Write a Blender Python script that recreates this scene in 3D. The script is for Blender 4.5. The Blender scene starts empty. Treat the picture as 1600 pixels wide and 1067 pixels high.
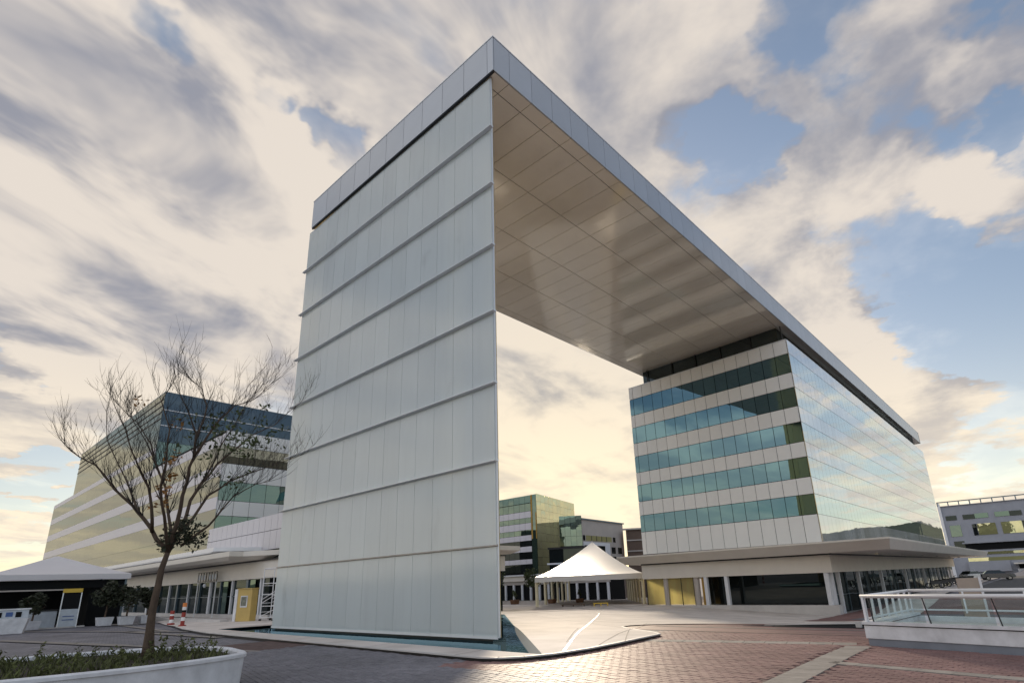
import bpy, bmesh, math, random
from mathutils import Vector, Matrix
R = random.Random(7)
sc = bpy.context.scene
COL = sc.collection

# ------------------------------------------------------------------ camera
YAW, PITCH, ROLL = 0.71848, 0.30019, -0.03886
cam_d = bpy.data.cameras.new('camera')
cam_d.sensor_width = 36.0
cam_d.lens = 872.3 / 1600 * 36
cam_d.shift_x = (800 - 841.3) / 1600
cam_d.shift_y = (638.5 - 533.5) / 1600
cam_d.clip_start = 0.1
cam_d.clip_end = 6000
cam = bpy.data.objects.new('camera', cam_d)
COL.objects.link(cam)
fwd = Vector((-math.sin(YAW) * math.cos(PITCH), math.cos(YAW) * math.cos(PITCH), math.sin(PITCH)))
rt = Vector((math.cos(YAW), math.sin(YAW), 0))
up = rt.cross(fwd)
r2 = rt * math.cos(ROLL) + up * math.sin(ROLL)
u2 = up * math.cos(ROLL) - rt * math.sin(ROLL)
mw = Matrix.Identity(4)
for i in range(3):
    mw[i][0], mw[i][1], mw[i][2] = r2[i], u2[i], -fwd[i]
mw.translation = Vector((0, 0, 2.0))
cam.matrix_world = mw
sc.camera = cam

# ------------------------------------------------------------------ world, sun, exposure
SUN_EL, SUN_AZ = math.radians(13), math.atan2(-0.65, 0.76)      # azimuth measured from +Y toward +X
SUN = Vector((math.sin(SUN_AZ) * math.cos(SUN_EL), math.cos(SUN_AZ) * math.cos(SUN_EL), math.sin(SUN_EL)))
sc.view_settings.view_transform = 'Standard'
sc.view_settings.look = 'None'
sc.view_settings.exposure = 0.95
sc.view_settings.gamma = 1.0
sc.view_settings.use_curve_mapping = False
try:
    sc.cycles.max_bounces = 8
    sc.cycles.use_denoising = True
    sc.cycles.caustics_reflective = False
    sc.cycles.caustics_refractive = False
except Exception:
    pass

sun_d = bpy.data.lights.new('sun', 'SUN')
sun_d.energy = 2.1
sun_d.angle = math.radians(7)
sun_d.color = (1.0, 0.84, 0.64)
sun_o = bpy.data.objects.new('sun', sun_d)
COL.objects.link(sun_o)
sun_o.rotation_euler = (-SUN).to_track_quat('-Z', 'Y').to_euler()
sun_o.location = (0, 0, 60)

# cloud banks and blue gaps: direction, cosine of the angular radius, weight
BLOBS=[(-0.6772,0.2308,0.6987,0.9996,-1.00),(-0.6785,0.2705,0.6830,0.9996,-1.00),(-0.6737,0.3037,0.6737,0.9995,-1.00),(-0.6732,0.3304,0.6616,0.9994,-1.00),(-0.6692,0.3616,0.6492,0.9995,-1.00),(-0.6643,0.3935,0.6355,0.9997,-0.80),(-0.6905,0.1263,0.7122,0.9993,-0.70),(-0.7103,0.0553,0.7017,0.9993,-0.70),(-0.6998,0.0928,0.7083,0.9995,-0.60),(-0.2770,0.6965,0.6620,0.9991,-1.20),(-0.2408,0.7182,0.6528,0.9992,-1.20),(-0.2050,0.7381,0.6427,0.9994,-1.20),(-0.2510,0.7508,0.6109,0.9995,-0.70),(-0.2183,0.7681,0.6019,0.9997,-0.70),(-0.1004,0.6782,0.7279,0.9986,-0.90),(-0.0490,0.7111,0.7014,0.9984,-0.70),(-0.1527,0.6910,0.7065,0.9995,-0.50),(-0.0202,0.7888,0.6143,0.9991,-0.70),(0.0943,0.7728,0.6276,0.9988,-0.90),(0.0640,0.7520,0.6560,0.9994,-0.70),(0.0523,0.8369,0.5449,0.9988,-0.80),(-0.0030,0.8185,0.5745,0.9993,-0.70),(0.0917,0.8330,0.5457,0.9994,-0.80),(-0.1207,0.8702,0.4776,0.9978,-0.90),(-0.0744,0.8962,0.4374,0.9980,-1.00),(-0.0280,0.9256,0.3774,0.9967,-1.30),(0.0290,0.9268,0.3744,0.9971,-1.30),(-0.0327,0.9539,0.2985,0.9975,-1.00),(0.0167,0.9637,0.2666,0.9978,-1.10),(-0.0672,0.9363,0.3448,0.9986,-0.80),(-0.0200,0.9853,0.1695,0.9992,-0.70),(0.0656,0.8952,0.4408,0.9996,-0.40),(-0.9471,0.0571,0.3158,0.9996,-1.00),(-0.9453,0.0861,0.3145,0.9997,-1.00),(-0.9427,0.1129,0.3138,0.9998,-0.90),(-0.9842,0.0908,0.1518,0.9995,-1.20),(-0.9810,0.1228,0.1504,0.9995,-1.20),(-0.9775,0.1416,0.1562,0.9996,-1.00),(-0.9924,0.1000,0.0711,0.9994,-0.90),(-0.9879,0.1373,0.0717,0.9996,-0.80),(-0.5370,0.7708,0.3427,0.9988,-0.80),(-0.5422,0.3739,0.7525,0.9971,-0.35),(0.0622,0.7941,0.6046,0.9991,1.00),(-0.0199,0.8853,0.4645,0.9976,1.00),(0.0352,0.8902,0.4541,0.9989,1.00),(0.0473,0.9059,0.4208,0.9993,0.80),(-0.1399,0.9001,0.4126,0.9964,0.90),(-0.0933,0.9124,0.3986,0.9982,0.80),(-0.1536,0.9313,0.3303,0.9976,0.90),(-0.1352,0.9539,0.2678,0.9984,0.80),(-0.1731,0.8294,0.5312,0.9968,0.90),(-0.2709,0.6462,0.7135,0.9950,0.80),(-0.3315,0.6644,0.6698,0.9982,0.60),(-0.0025,0.7465,0.6654,0.9985,0.90),(-0.0551,0.8298,0.5553,0.9981,0.80),(-0.4198,0.5233,0.7416,0.9958,0.80),(-0.6156,0.7358,0.2823,0.9950,0.90),(-0.5645,0.7947,0.2230,0.9964,0.70),(-0.0533,0.9757,0.2123,0.9981,0.70),(-0.5898,0.3747,0.7153,0.9977,0.70),(-0.7368,0.2359,0.6337,0.9954,0.50),(-0.8378,0.1175,0.5332,0.9895,0.60),(-0.8713,0.2199,0.4388,0.9899,0.70),(-0.9556,0.1500,0.2535,0.9982,0.80),(-0.9595,0.0863,0.2682,0.9985,0.70),(-0.9867,0.1171,0.1123,0.9996,0.90),(-0.9072,0.2439,0.3428,0.9978,0.60)]


class NG:
    """small helper to wire shader nodes"""
    def __init__(s, nt):
        s.nt = nt
        s.n, s.l = nt.nodes, nt.links

    def new(s, t, **kw):
        n = s.n.new(t)
        for k, v in kw.items():
            setattr(n, k, v)
        return n

    def put(s, sock, v):
        if isinstance(v, bpy.types.NodeSocket):
            s.l.new(v, sock)
        elif v is not None:
            sock.default_value = v

    def math(s, op, a, b=None, c=None, clamp=False):
        n = s.new('ShaderNodeMath', operation=op, use_clamp=clamp)
        s.put(n.inputs[0], a)
        if b is not None:
            s.put(n.inputs[1], b)
        if c is not None:
            s.put(n.inputs[2], c)
        return n.outputs[0]

    def vec(s, op, a, b=None, sc_=None):
        n = s.new('ShaderNodeVectorMath', operation=op)
        s.put(n.inputs[0], a)
        if b is not None:
            s.put(n.inputs[1], b)
        if sc_ is not None:
            s.put(n.inputs['Scale'], sc_)
        return n.outputs['Value'] if op in ('DOT_PRODUCT', 'LENGTH') else n.outputs[0]

    def maprange(s, v, a, b, c=0.0, d=1.0, smooth=True):
        n = s.new('ShaderNodeMapRange', interpolation_type='SMOOTHSTEP' if smooth else 'LINEAR')
        s.put(n.inputs['Value'], v)
        for k, x in zip(('From Min', 'From Max', 'To Min', 'To Max'), (a, b, c, d)):
            s.put(n.inputs[k], x)
        return n.outputs[0]

    def mix(s, f, a, b, mode='MIX'):
        n = s.new('ShaderNodeMix', data_type='RGBA', blend_type=mode)
        s.put(n.inputs[0], f)
        s.put(n.inputs[6], (*a, 1) if isinstance(a, tuple) and len(a) == 3 else a)
        s.put(n.inputs[7], (*b, 1) if isinstance(b, tuple) and len(b) == 3 else b)
        return n.outputs[2]

    def noise(s, v, scale, detail=4, rough=.55, dist=0.0, color=False):
        n = s.new('ShaderNodeTexNoise')
        s.put(n.inputs['Vector'], v)
        n.inputs['Scale'].default_value = scale
        n.inputs['Detail'].default_value = detail
        n.inputs['Roughness'].default_value = rough
        n.inputs['Distortion'].default_value = dist
        return n.outputs['Color' if color else 'Fac']


w = bpy.data.worlds.new('World')
sc.world = w
w.use_nodes = True
g = NG(w.node_tree)
g.n.clear()
wout = g.new('ShaderNodeOutputWorld')
sky = g.new('ShaderNodeTexSky', sky_type='NISHITA')
sky.sun_disc = False
sky.sun_elevation = SUN_EL
sky.sun_rotation = SUN_AZ
sky.air_density = 1.0
sky.dust_density = 0.8
sky.ozone_density = 1.4
bg_sky = g.new('ShaderNodeBackground')
g.l.new(sky.outputs[0], bg_sky.inputs[0])
bg_sky.inputs[1].default_value = 0.085
tc = g.new('ShaderNodeTexCoord')
D = g.vec('NORMALIZE', tc.outputs['Generated'])
sep = g.new('ShaderNodeSeparateXYZ')
g.l.new(D, sep.inputs[0])
zc = g.math('ADD', g.math('MAXIMUM', sep.outputs[2], 0.0), 0.16)
px = g.math('DIVIDE', sep.outputs[0], zc)
py = g.math('DIVIDE', sep.outputs[1], zc)
cmb = g.new('ShaderNodeCombineXYZ')
g.l.new(px, cmb.inputs[0]); g.l.new(py, cmb.inputs[1])
P = cmb.outputs[0]
# streak coordinates: drift axis
ax, ay = -0.26, 0.966
sa = g.vec('DOT_PRODUCT', P, (ax * .55, ay * .55, 0))
sb = g.vec('DOT_PRODUCT', P, (ay * 1.0, -ax * 1.0, 0))
cmb2 = g.new('ShaderNodeCombineXYZ')
g.l.new(sa, cmb2.inputs[0]); g.l.new(sb, cmb2.inputs[1])
cmb2.inputs[2].default_value = 3.7
warp = g.vec('SCALE', g.vec('SUBTRACT', g.noise(P, 2.2, 5, .6, color=True), (.5, .5, .5)), sc_=.26)
warp = g.vec('ADD', warp, g.vec('SCALE', g.vec('SUBTRACT', g.noise(P, 7.5, 4, .65, color=True), (.5, .5, .5)), sc_=.09))
Dw = g.vec('NORMALIZE', g.vec('ADD', D, warp))
streak = g.noise(cmb2.outputs[0], 1.9, 5, .5, .35)
puff = g.noise(P, 1.55, 7, .58, .25)
fine = g.noise(P, 5.5, 6, .6, .3)
# left of the picture the cloud is drawn out, right of it it is heaped
side = g.maprange(g.vec('DOT_PRODUCT', D, (0.65, 0.76, 0.0)), -.15, .45)
base = g.math('ADD', g.math('MULTIPLY', g.math('SUBTRACT', 1.0, side), streak),
              g.math('MULTIPLY', side, g.math('ADD', g.math('MULTIPLY', puff, .75), g.math('MULTIPLY', fine, .25))))
acc = None
for bx_, by_, bz_, c_, w_ in BLOBS:
    d_ = g.vec('DOT_PRODUCT', Dw, (bx_, by_, bz_))
    m_ = g.maprange(d_, 1 - (1 - c_) * (2.1 if w_ < 0 else 3.0), 1 - (1 - c_) * .10, 0.0, w_ * (.18 if w_ < 0 else .11))
    acc = m_ if acc is None else g.math('ADD', acc, m_)
acc = g.math('ADD', acc, g.maprange(g.vec('DOT_PRODUCT', Dw, tuple(SUN)), .86, .985, 0, .22))
acc = g.math('SUBTRACT', acc, g.maprange(g.vec('DOT_PRODUCT', D, (.66, -.75, .1)), -.1, .6, 0, .10))
acc = g.math('SUBTRACT', acc, g.maprange(g.vec('DOT_PRODUCT', D, (.87, .48, 0.0)), .45, .85, 0, .10))
acc = g.math('MINIMUM', g.math('MAXIMUM', acc, -.26), .22)
cov = g.math('ADD', g.math('ADD', base, acc), g.maprange(side, 0, 1, .10, .035))
cov = g.math('ADD', cov, g.math('MULTIPLY', g.math('SUBTRACT', g.noise(P, 11.0, 5, .65), .5), g.maprange(side, 0, 1, .08, .30)))
alpha = g.maprange(cov, .31, .58)
lowfade = g.maprange(sep.outputs[2], -.02, .05)
alpha = g.math('MAXIMUM', alpha, g.maprange(sep.outputs[2], .12, .65, .45, .20))
alpha = g.math('MULTIPLY', alpha, g.math('ADD', g.math('MULTIPLY', lowfade, .6), .4))
# light and dark within the cloud
sh1 = g.noise(cmb2.outputs[0], 3.0, 5, .55, .5)
P3 = g.vec('ADD', P, (4.3, 1.7, 2.0))
sh2 = g.noise(P3, 2.4, 6, .58, .2)
sh = g.math('ADD', g.math('MULTIPLY', sh1, g.math('SUBTRACT', 1.0, g.math('MULTIPLY', side, .7))),
            g.math('MULTIPLY', sh2, g.math('MULTIPLY', side, .7)))
shade = g.maprange(g.math('ADD', sh, g.math('MULTIPLY', acc, .35)), .39, .61)
low = g.maprange(sep.outputs[2], .02, .40)
lit_c = g.mix(low, (.58, .50, .375), (.415, .375, .335))
drk_c = g.mix(low, (.46, .405, .335), (.165, .170, .198))
sund = g.math('MAXIMUM', g.vec('DOT_PRODUCT', D, tuple(SUN)), 0.0)
glow = g.math('POWER', sund, 14.0)
col = g.mix(shade, drk_c, lit_c)
gl = g.mix(1.0, col, g.mix(glow, (1, 1, 1), (1.15, 1.12, 1.02)), 'MULTIPLY')
# unseen front-lit cloud behind the viewer, raised and cooled further to brighten the facing walls
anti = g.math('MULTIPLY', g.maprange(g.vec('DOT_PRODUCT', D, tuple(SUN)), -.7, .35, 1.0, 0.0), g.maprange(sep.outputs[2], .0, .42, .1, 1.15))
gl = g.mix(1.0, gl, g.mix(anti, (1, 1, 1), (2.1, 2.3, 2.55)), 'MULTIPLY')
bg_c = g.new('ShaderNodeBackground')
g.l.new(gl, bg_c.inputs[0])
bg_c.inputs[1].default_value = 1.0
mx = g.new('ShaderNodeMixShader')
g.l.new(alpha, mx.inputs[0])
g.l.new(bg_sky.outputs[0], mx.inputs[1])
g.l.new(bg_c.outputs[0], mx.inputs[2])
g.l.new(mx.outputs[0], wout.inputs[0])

# ------------------------------------------------------------------ object helpers
def tag(o, label=None, cat=None, group=None, kind=None):
    if label: o['label'] = label
    if cat: o['category'] = cat
    if group: o['group'] = group
    if kind: o['kind'] = kind
    return o


def thing(name, label, cat, loc=(0, 0, 0), rz=0.0, group=None):
    o = bpy.data.objects.new(name, None)
    o.empty_display_size = .3
    COL.objects.link(o)
    o.location = loc
    o.rotation_euler = (0, 0, rz)
    return tag(o, label, cat, group)


class MB:
    """collects vertices and faces for ONE mesh"""
    def __init__(s):
        s.v, s.f = [], []

    def add(s, vs, fs):
        o = len(s.v)
        s.v += [tuple(p) for p in vs]
        s.f += [tuple(i + o for i in f) for f in fs]
        return s

    def box(s, x0, y0, z0, x1, y1, z1):
        vs = [(x0, y0, z0), (x1, y0, z0), (x1, y1, z0), (x0, y1, z0), (x0, y0, z1), (x1, y0, z1), (x1, y1, z1), (x0, y1, z1)]
        return s.add(vs, [(0, 3, 2, 1), (4, 5, 6, 7), (0, 1, 5, 4), (1, 2, 6, 5), (2, 3, 7, 6), (3, 0, 4, 7)])

    def obox(s, o, ang, x0, y0, z0, x1, y1, z1):
        """box in a frame turned by ang about z at o"""
        c, n = math.cos(ang), math.sin(ang)
        i0 = len(s.v)
        s.box(x0, y0, z0, x1, y1, z1)
        for i in range(i0, len(s.v)):
            x, y, z = s.v[i]
            s.v[i] = (o[0] + c * x - n * y, o[1] + n * x + c * y, (o[2] if len(o) > 2 else 0) + z)
        return s

    def bar(s, a, b, rx, rz=None):
        """rectangular bar from a to b"""
        a, b = Vector(a), Vector(b)
        rz = rx if rz is None else rz
        d = (b - a).normalized()
        h = Vector((0, 0, 1)) if abs(d.z) < .95 else Vector((1, 0, 0))
        x = d.cross(h).normalized(); y = x.cross(d)
        vs = []
        for p in (a, b):
            for i, j in ((-1, -1), (1, -1), (1, 1), (-1, 1)):
                vs.append(p + x * rx * i + y * rz * j)
        return s.add(vs, [(0, 1, 2, 3), (7, 6, 5, 4), (0, 4, 5, 1), (1, 5, 6, 2), (2, 6, 7, 3), (3, 7, 4, 0)])

    def tube(s, pts, rad, n=8, cap=True):
        pts = [Vector(p) for p in pts]
        if not hasattr(rad, '__len__'):
            rad = [rad] * len(pts)
        i0 = len(s.v)
        ref = None
        for i, p in enumerate(pts):
            d = (pts[min(i + 1, len(pts) - 1)] - pts[max(i - 1, 0)])
            if d.length < 1e-9: d = Vector((0, 0, 1))
            d.normalize()
            if ref is None:
                ref = d.cross(Vector((0.31, .17, .93)))
                if ref.length < .1: ref = d.cross(Vector((1, 0, 0)))
                ref.normalize()
            x = (ref - d * ref.dot(d)).normalized(); ref = x
            y = d.cross(x)
            for k in range(n):
                a = 2 * math.pi * k / n
                s.v.append(tuple(p + (x * math.cos(a) + y * math.sin(a)) * rad[i]))
        for i in range(len(pts) - 1):
            for k in range(n):
                a = i0 + i * n + k; b = i0 + i * n + (k + 1) % n
                s.f.append((a, b, b + n, a + n))
        if cap:
            s.f.append(tuple(i0 + k for k in reversed(range(n))))
            s.f.append(tuple(i0 + (len(pts) - 1) * n + k for k in range(n)))
        return s

    def lathe(s, o, prof, n=20):
        i0 = len(s.v)
        for r, z in prof:
            for k in range(n):
                a = 2 * math.pi * k / n
                s.v.append((o[0] + r * math.cos(a), o[1] + r * math.sin(a), o[2] + z))
        for i in range(len(prof) - 1):
            for k in range(n):
                a = i0 + i * n + k; b = i0 + i * n + (k + 1) % n
                s.f.append((a, b, b + n, a + n))
        s.f.append(tuple(i0 + k for k in reversed(range(n))))
        s.f.append(tuple(i0 + (len(prof) - 1) * n + k for k in range(n)))
        return s

    def prism(s, poly, z0, z1):
        n = len(poly)
        vs = [(x, y, z0) for x, y in poly] + [(x, y, z1) for x, y in poly]
        fs = [tuple(reversed(range(n))), tuple(range(n, 2 * n))] + [(i, (i + 1) % n, n + (i + 1) % n, n + i) for i in range(n)]
        return s.add(vs, fs)

    def build(s, name, mat, parent=None, origin=None, smooth=False, bevel=0, local=False):
        """link as one object; vertices are world coordinates unless local"""
        me = bpy.data.meshes.new(name)
        base = Vector((0, 0, 0))
        inv = Matrix.Identity(4)
        if parent is not None and not local:
            inv = world_of(parent).inverted()
        vs = [inv @ Vector(v) for v in s.v]
        if origin is not None:
            base = inv @ Vector(origin)
        elif parent is None and vs and not local:
            xs = [v.x for v in vs]; ys = [v.y for v in vs]; zs = [v.z for v in vs]
            base = Vector(((min(xs) + max(xs)) / 2, (min(ys) + max(ys)) / 2, min(zs)))
        me.from_pydata([tuple(v - base) for v in vs], [], s.f)
        me.update()
        if bevel:
            bm = bmesh.new(); bm.from_mesh(me)
            bmesh.ops.bevel(bm, geom=bm.edges[:], offset=bevel, segments=1, affect='EDGES')
            bm.to_mesh(me); bm.free()
        if mat: me.materials.append(mat)
        if smooth:
            for p in me.polygons: p.use_smooth = True
        o = bpy.data.objects.new(name, me)
        COL.objects.link(o)
        o.location = base
        if parent is not None: o.parent = parent
        return o


def world_of(o):
    m = Matrix.LocRotScale(o.location, o.rotation_euler, None)
    return world_of(o.parent) @ m if o.parent else m


def inst(name, me, loc, rz=0.0, parent=None):
    """object sharing mesh data, placed in world coordinates under its parent"""
    o = bpy.data.objects.new(name, me)
    COL.objects.link(o)
    if parent is not None:
        m = world_of(parent).inverted() @ Matrix.LocRotScale(Vector(loc), Matrix.Rotation(rz, 3, 'Z').to_euler(), None)
        o.parent = parent
        o.location = m.translation
        o.rotation_euler = m.to_euler()
    else:
        o.location = loc
        o.rotation_euler = (0, 0, rz)
    return o


_mesh = {}
def box_mesh(key, x0, y0, z0, x1, y1, z1, mat):
    k = (key, round(x0, 3), round(y0, 3), round(z0, 3), round(x1, 3), round(y1, 3), round(z1, 3), mat.name)
    if k not in _mesh:
        m = MB().box(x0, y0, z0, x1, y1, z1)
        me = bpy.data.meshes.new(key)
        me.from_pydata(m.v, [], m.f); me.update()
        me.materials.append(mat)
        _mesh[k] = me
    return _mesh[k]


def copy_tree(o, parent=None):
    c = o.copy()
    COL.objects.link(c)
    if parent is not None: c.parent = parent
    for ch in list(o.children):
        copy_tree(ch, c)
    return c


# ------------------------------------------------------------------ materials
def mat(name, color, rough=.6, metal=0.0, spec=.5, var=0.0, nscale=3.0, nstr=.12, bump=0.0, bscale=20.0, coat=0.0, rnd=0.0, coord='Object', stretch=None):
    m = bpy.data.materials.new(name)
    m.use_nodes = True
    g = NG(m.node_tree)
    b = g.n['Principled BSDF']
    b.inputs['Roughness'].default_value = rough
    b.inputs['Metallic'].default_value = metal
    b.inputs['Specular IOR Level'].default_value = spec
    if coat:
        b.inputs['Coat Weight'].default_value = coat
        b.inputs['Coat Roughness'].default_value = .08
    tc = g.new('ShaderNodeTexCoord')
    geo = g.new('ShaderNodeNewGeometry')
    v = tc.outputs['Object'] if coord == 'Object' else geo.outputs['Position']
    if stretch:
        v = g.vec('MULTIPLY', v, stretch)
    c = (*color, 1)
    if nstr:
        n = g.noise(v, nscale, 5, .6)
        f = g.maprange(n, .25, .75, 1 - nstr, 1 + nstr, False)
        c = g.mix(1.0, (*color, 1), f, 'MULTIPLY')
    if rnd:
        oi = g.new('ShaderNodeObjectInfo')
        rr = g.math('FRACT', g.math('ADD', oi.outputs['Random'], geo.outputs['Random Per Island']))
        f = g.maprange(rr, 0, 1, 1 - rnd, 1 + rnd, False)
        c = g.mix(1.0, c, f, 'MULTIPLY')
    g.put(b.inputs['Base Color'], c)
    if bump:
        bn = g.new('ShaderNodeBump')
        bn.inputs['Strength'].default_value = bump
        bn.inputs['Distance'].default_value = .02
        g.l.new(g.noise(v, bscale, 5, .6), bn.inputs['Height'])
        g.l.new(bn.outputs[0], b.inputs['Normal'])
    return m


def glass_mat(name, body, tint, lo, hi=1.0, wave=.004, rough=.0, ior=1.5, tilt=.006):
    """reflective curtain-wall glass: tinted body under a coating whose reflection grows toward grazing view"""
    m = bpy.data.materials.new(name)
    m.use_nodes = True
    g = NG(m.node_tree)
    g.n.clear()
    out = g.new('ShaderNodeOutputMaterial')
    fr = g.new('ShaderNodeFresnel'); fr.inputs[0].default_value = ior
    geo = g.new('ShaderNodeNewGeometry')
    oi = g.new('ShaderNodeObjectInfo')
    rr = g.math('FRACT', g.math('ADD', oi.outputs['Random'], geo.outputs['Random Per Island']))
    # every pane hangs a hair out of true and is faintly bowed
    wn = g.new('ShaderNodeTexWhiteNoise', noise_dimensions='1D')
    g.l.new(rr, wn.inputs['W'])
    t = g.vec('SCALE', g.vec('SUBTRACT', wn.outputs['Color'], (.5, .5, .5)), sc_=tilt)
    nz = g.vec('SCALE', g.vec('SUBTRACT', g.noise(geo.outputs['Position'], .55, 2, .5, color=True), (.5, .5, .5)), sc_=wave)
    nrm = g.vec('NORMALIZE', g.vec('ADD', g.vec('ADD', geo.outputs['Normal'], t), nz))
    gl = g.new('ShaderNodeBsdfGlossy')
    gl.inputs['Color'].default_value = (*tint, 1)
    gl.inputs['Roughness'].default_value = rough
    g.l.new(nrm, gl.inputs['Normal'])
    df = g.new('ShaderNodeBsdfDiffuse')
    vb = g.maprange(rr, 0, 1, .75, 1.25, False)
    g.l.new(g.mix(1.0, (*body, 1), vb, 'MULTIPLY'), df.inputs['Color'])
    fac = g.maprange(fr.outputs[0], .04, 1.0, lo, hi, False)
    mx = g.new('ShaderNodeMixShader')
    g.l.new(fac, mx.inputs[0]); g.l.new(df.outputs[0], mx.inputs[1]); g.l.new(gl.outputs[0], mx.inputs[2])
    g.l.new(mx.outputs[0], out.inputs[0])
    return m


def translucent_mat(name, color, tr=.5, gloss=.06, rough=.15, var=.05, grime=False):
    m = bpy.data.materials.new(name)
    m.use_nodes = True
    g = NG(m.node_tree); g.n.clear()
    out = g.new('ShaderNodeOutputMaterial')
    geo = g.new('ShaderNodeNewGeometry'); oi = g.new('ShaderNodeObjectInfo')
    rr = g.math('FRACT', g.math('ADD', oi.outputs['Random'], geo.outputs['Random Per Island']))
    f = g.maprange(rr, 0, 1, 1 - var, 1 + var, False)
    n = g.maprange(g.noise(g.vec('MULTIPLY', geo.outputs['Position'], (1, 1, .25)), .8, 5, .6), .25, .75, 1 - var, 1 + var, False)
    c = g.mix(1.0, g.mix(1.0, (*color, 1), f, 'MULTIPLY'), n, 'MULTIPLY')
    if grime:
        pos = geo.outputs['Position']
        rain = g.noise(g.vec('MULTIPLY', pos, (2.6, 2.6, .16)), 1.4, 5, .65)
        c = g.mix(1.0, c, g.maprange(rain, .50, .85, 1.0, .94), 'MULTIPLY')
        smudge = g.noise(g.vec('MULTIPLY', pos, (1, 1, .55)), .55, 3, .5)
        c = g.mix(1.0, c, g.maprange(smudge, .64, .80, 1.0, .84), 'MULTIPLY')
    d = g.new('ShaderNodeBsdfDiffuse'); t = g.new('ShaderNodeBsdfTranslucent'); gl = g.new('ShaderNodeBsdfGlossy')
    g.l.new(c, d.inputs[0]); g.l.new(c, t.inputs[0])
    gl.inputs['Roughness'].default_value = rough
    fr = g.new('ShaderNodeFresnel'); fr.inputs[0].default_value = 1.5
    m1 = g.new('ShaderNodeMixShader'); m1.inputs[0].default_value = tr
    g.l.new(d.outputs[0], m1.inputs[1]); g.l.new(t.outputs[0], m1.inputs[2])
    m2 = g.new('ShaderNodeMixShader')
    g.l.new(g.maprange(fr.outputs[0], .04, 1, gloss, .9, False), m2.inputs[0])
    g.l.new(m1.outputs[0], m2.inputs[1]); g.l.new(gl.outputs[0], m2.inputs[2])
    g.l.new(m2.outputs[0], out.inputs[0])
    return m


def clear_glass(name, tint=(.85, .93, .92), refl=.08):
    m = bpy.data.materials.new(name)
    m.use_nodes = True
    g = NG(m.node_tree); g.n.clear()
    out = g.new('ShaderNodeOutputMaterial')
    t = g.new('ShaderNodeBsdfTransparent'); t.inputs[0].default_value = (*tint, 1)
    gl = g.new('ShaderNodeBsdfGlossy'); gl.inputs['Roughness'].default_value = .0
    fr = g.new('ShaderNodeFresnel'); fr.inputs[0].default_value = 1.45
    m2 = g.new('ShaderNodeMixShader')
    g.l.new(g.maprange(fr.outputs[0], .03, 1, refl, 1, False), m2.inputs[0])
    g.l.new(t.outputs[0], m2.inputs[1]); g.l.new(gl.outputs[0], m2.inputs[2])
    g.l.new(m2.outputs[0], out.inputs[0])
    return m


def paver_mat(name, c1, c2, mortar, bw=.3, rh=.15, rot=-.22, use_brick=True, blotch=.25):
    m = bpy.data.materials.new(name)
    m.use_nodes = True
    g = NG(m.node_tree)
    b = g.n['Principled BSDF']
    b.inputs['Roughness'].default_value = .62
    b.inputs['Specular IOR Level'].default_value = .12
    geo = g.new('ShaderNodeNewGeometry'); oi = g.new('ShaderNodeObjectInfo')
    v = geo.outputs['Position']
    big = g.noise(v, .35, 5, .6)
    sm = g.noise(v, 26, 4, .7)
    if use_brick:
        mp = g.new('ShaderNodeMapping'); mp.inputs['Rotation'].default_value = (0, 0, -rot)
        g.l.new(v, mp.inputs[0])
        br = g.new('ShaderNodeTexBrick')
        g.l.new(mp.outputs[0], br.inputs['Vector'])
        br.inputs['Scale'].default_value = 1.0
        br.inputs['Brick Width'].default_value = bw
        br.inputs['Row Height'].default_value = rh
        br.inputs['Mortar Size'].default_value = .007
        br.inputs['Color1'].default_value = (*c1, 1)
        br.inputs['Color2'].default_value = (*c2, 1)
        br.inputs['Mortar'].default_value = (*mortar, 1)
        c = br.outputs[0]
    else:
        rr = g.math('FRACT', g.math('ADD', oi.outputs['Random'], geo.outputs['Random Per Island']))
        c = g.mix(rr, c1, c2)
    c = g.mix(1.0, c, g.maprange(big, .3, .7, 1 - blotch, 1 + blotch, False), 'MULTIPLY')
    c = g.mix(1.0, c, g.maprange(sm, .25, .75, .8, 1.2, False), 'MULTIPLY')
    g.put(b.inputs['Base Color'], c)
    bn = g.new('ShaderNodeBump'); bn.inputs['Strength'].default_value = .35; bn.inputs['Distance'].default_value = .012
    g.l.new(g.noise(v, 9, 6, .65), bn.inputs['Height'])
    g.l.new(bn.outputs[0], b.inputs['Normal'])
    return m


M = {}
M['fascia'] = mat('brushed_aluminium_panel', (.50, .545, .60), .30, .55, .5, nscale=.5, nstr=.05, rnd=.04)
M['soffit'] = mat('beige_soffit_panel', (.93, .88, .76), .10, .15, .6, coat=.5, nscale=.3, nstr=.06, bump=.9, bscale=.32, rnd=.03, coord='pos')
M['frost'] = translucent_mat('frosted_glass', (.875, .96, .975), .38, .10, .12, .03, True)
M['frost_back'] = translucent_mat('frosted_glass_sun_tint', (.95, .82, .46), .74, .05, .2, .04)  # warmth of the low sun on the rear is put into this tint
M['core'] = mat('pylon_inner_wall', (.34, .40, .42), .8, nstr=.05)
M['ledge'] = mat('bright_aluminium', (.80, .83, .86), .32, .25, nstr=.04)
M['ledge_dull'] = mat('weathered_aluminium', (.42, .38, .33), .5, .4, nstr=.15)
M['dark'] = mat('dark_backing', (.010, .011, .012), .85, 0, .15, nstr=.1)
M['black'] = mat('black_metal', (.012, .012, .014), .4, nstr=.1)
M['glass_front'] = glass_mat('blue_green_glass', (.012, .026, .03), (.34, .58, .68), .36, 1.0, .005, 0, 1.5, .008)
M['glass_side'] = glass_mat('mirror_glass', (.03, .05, .055), (.86, .96, 1.0), .74, 1.0, .002, 0, 1.5, .003)
M['panel_white'] = mat('white_wall_panel', (.82, .825, .81), .38, 0, .5, nscale=.4, nstr=.05, rnd=.035)
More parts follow.
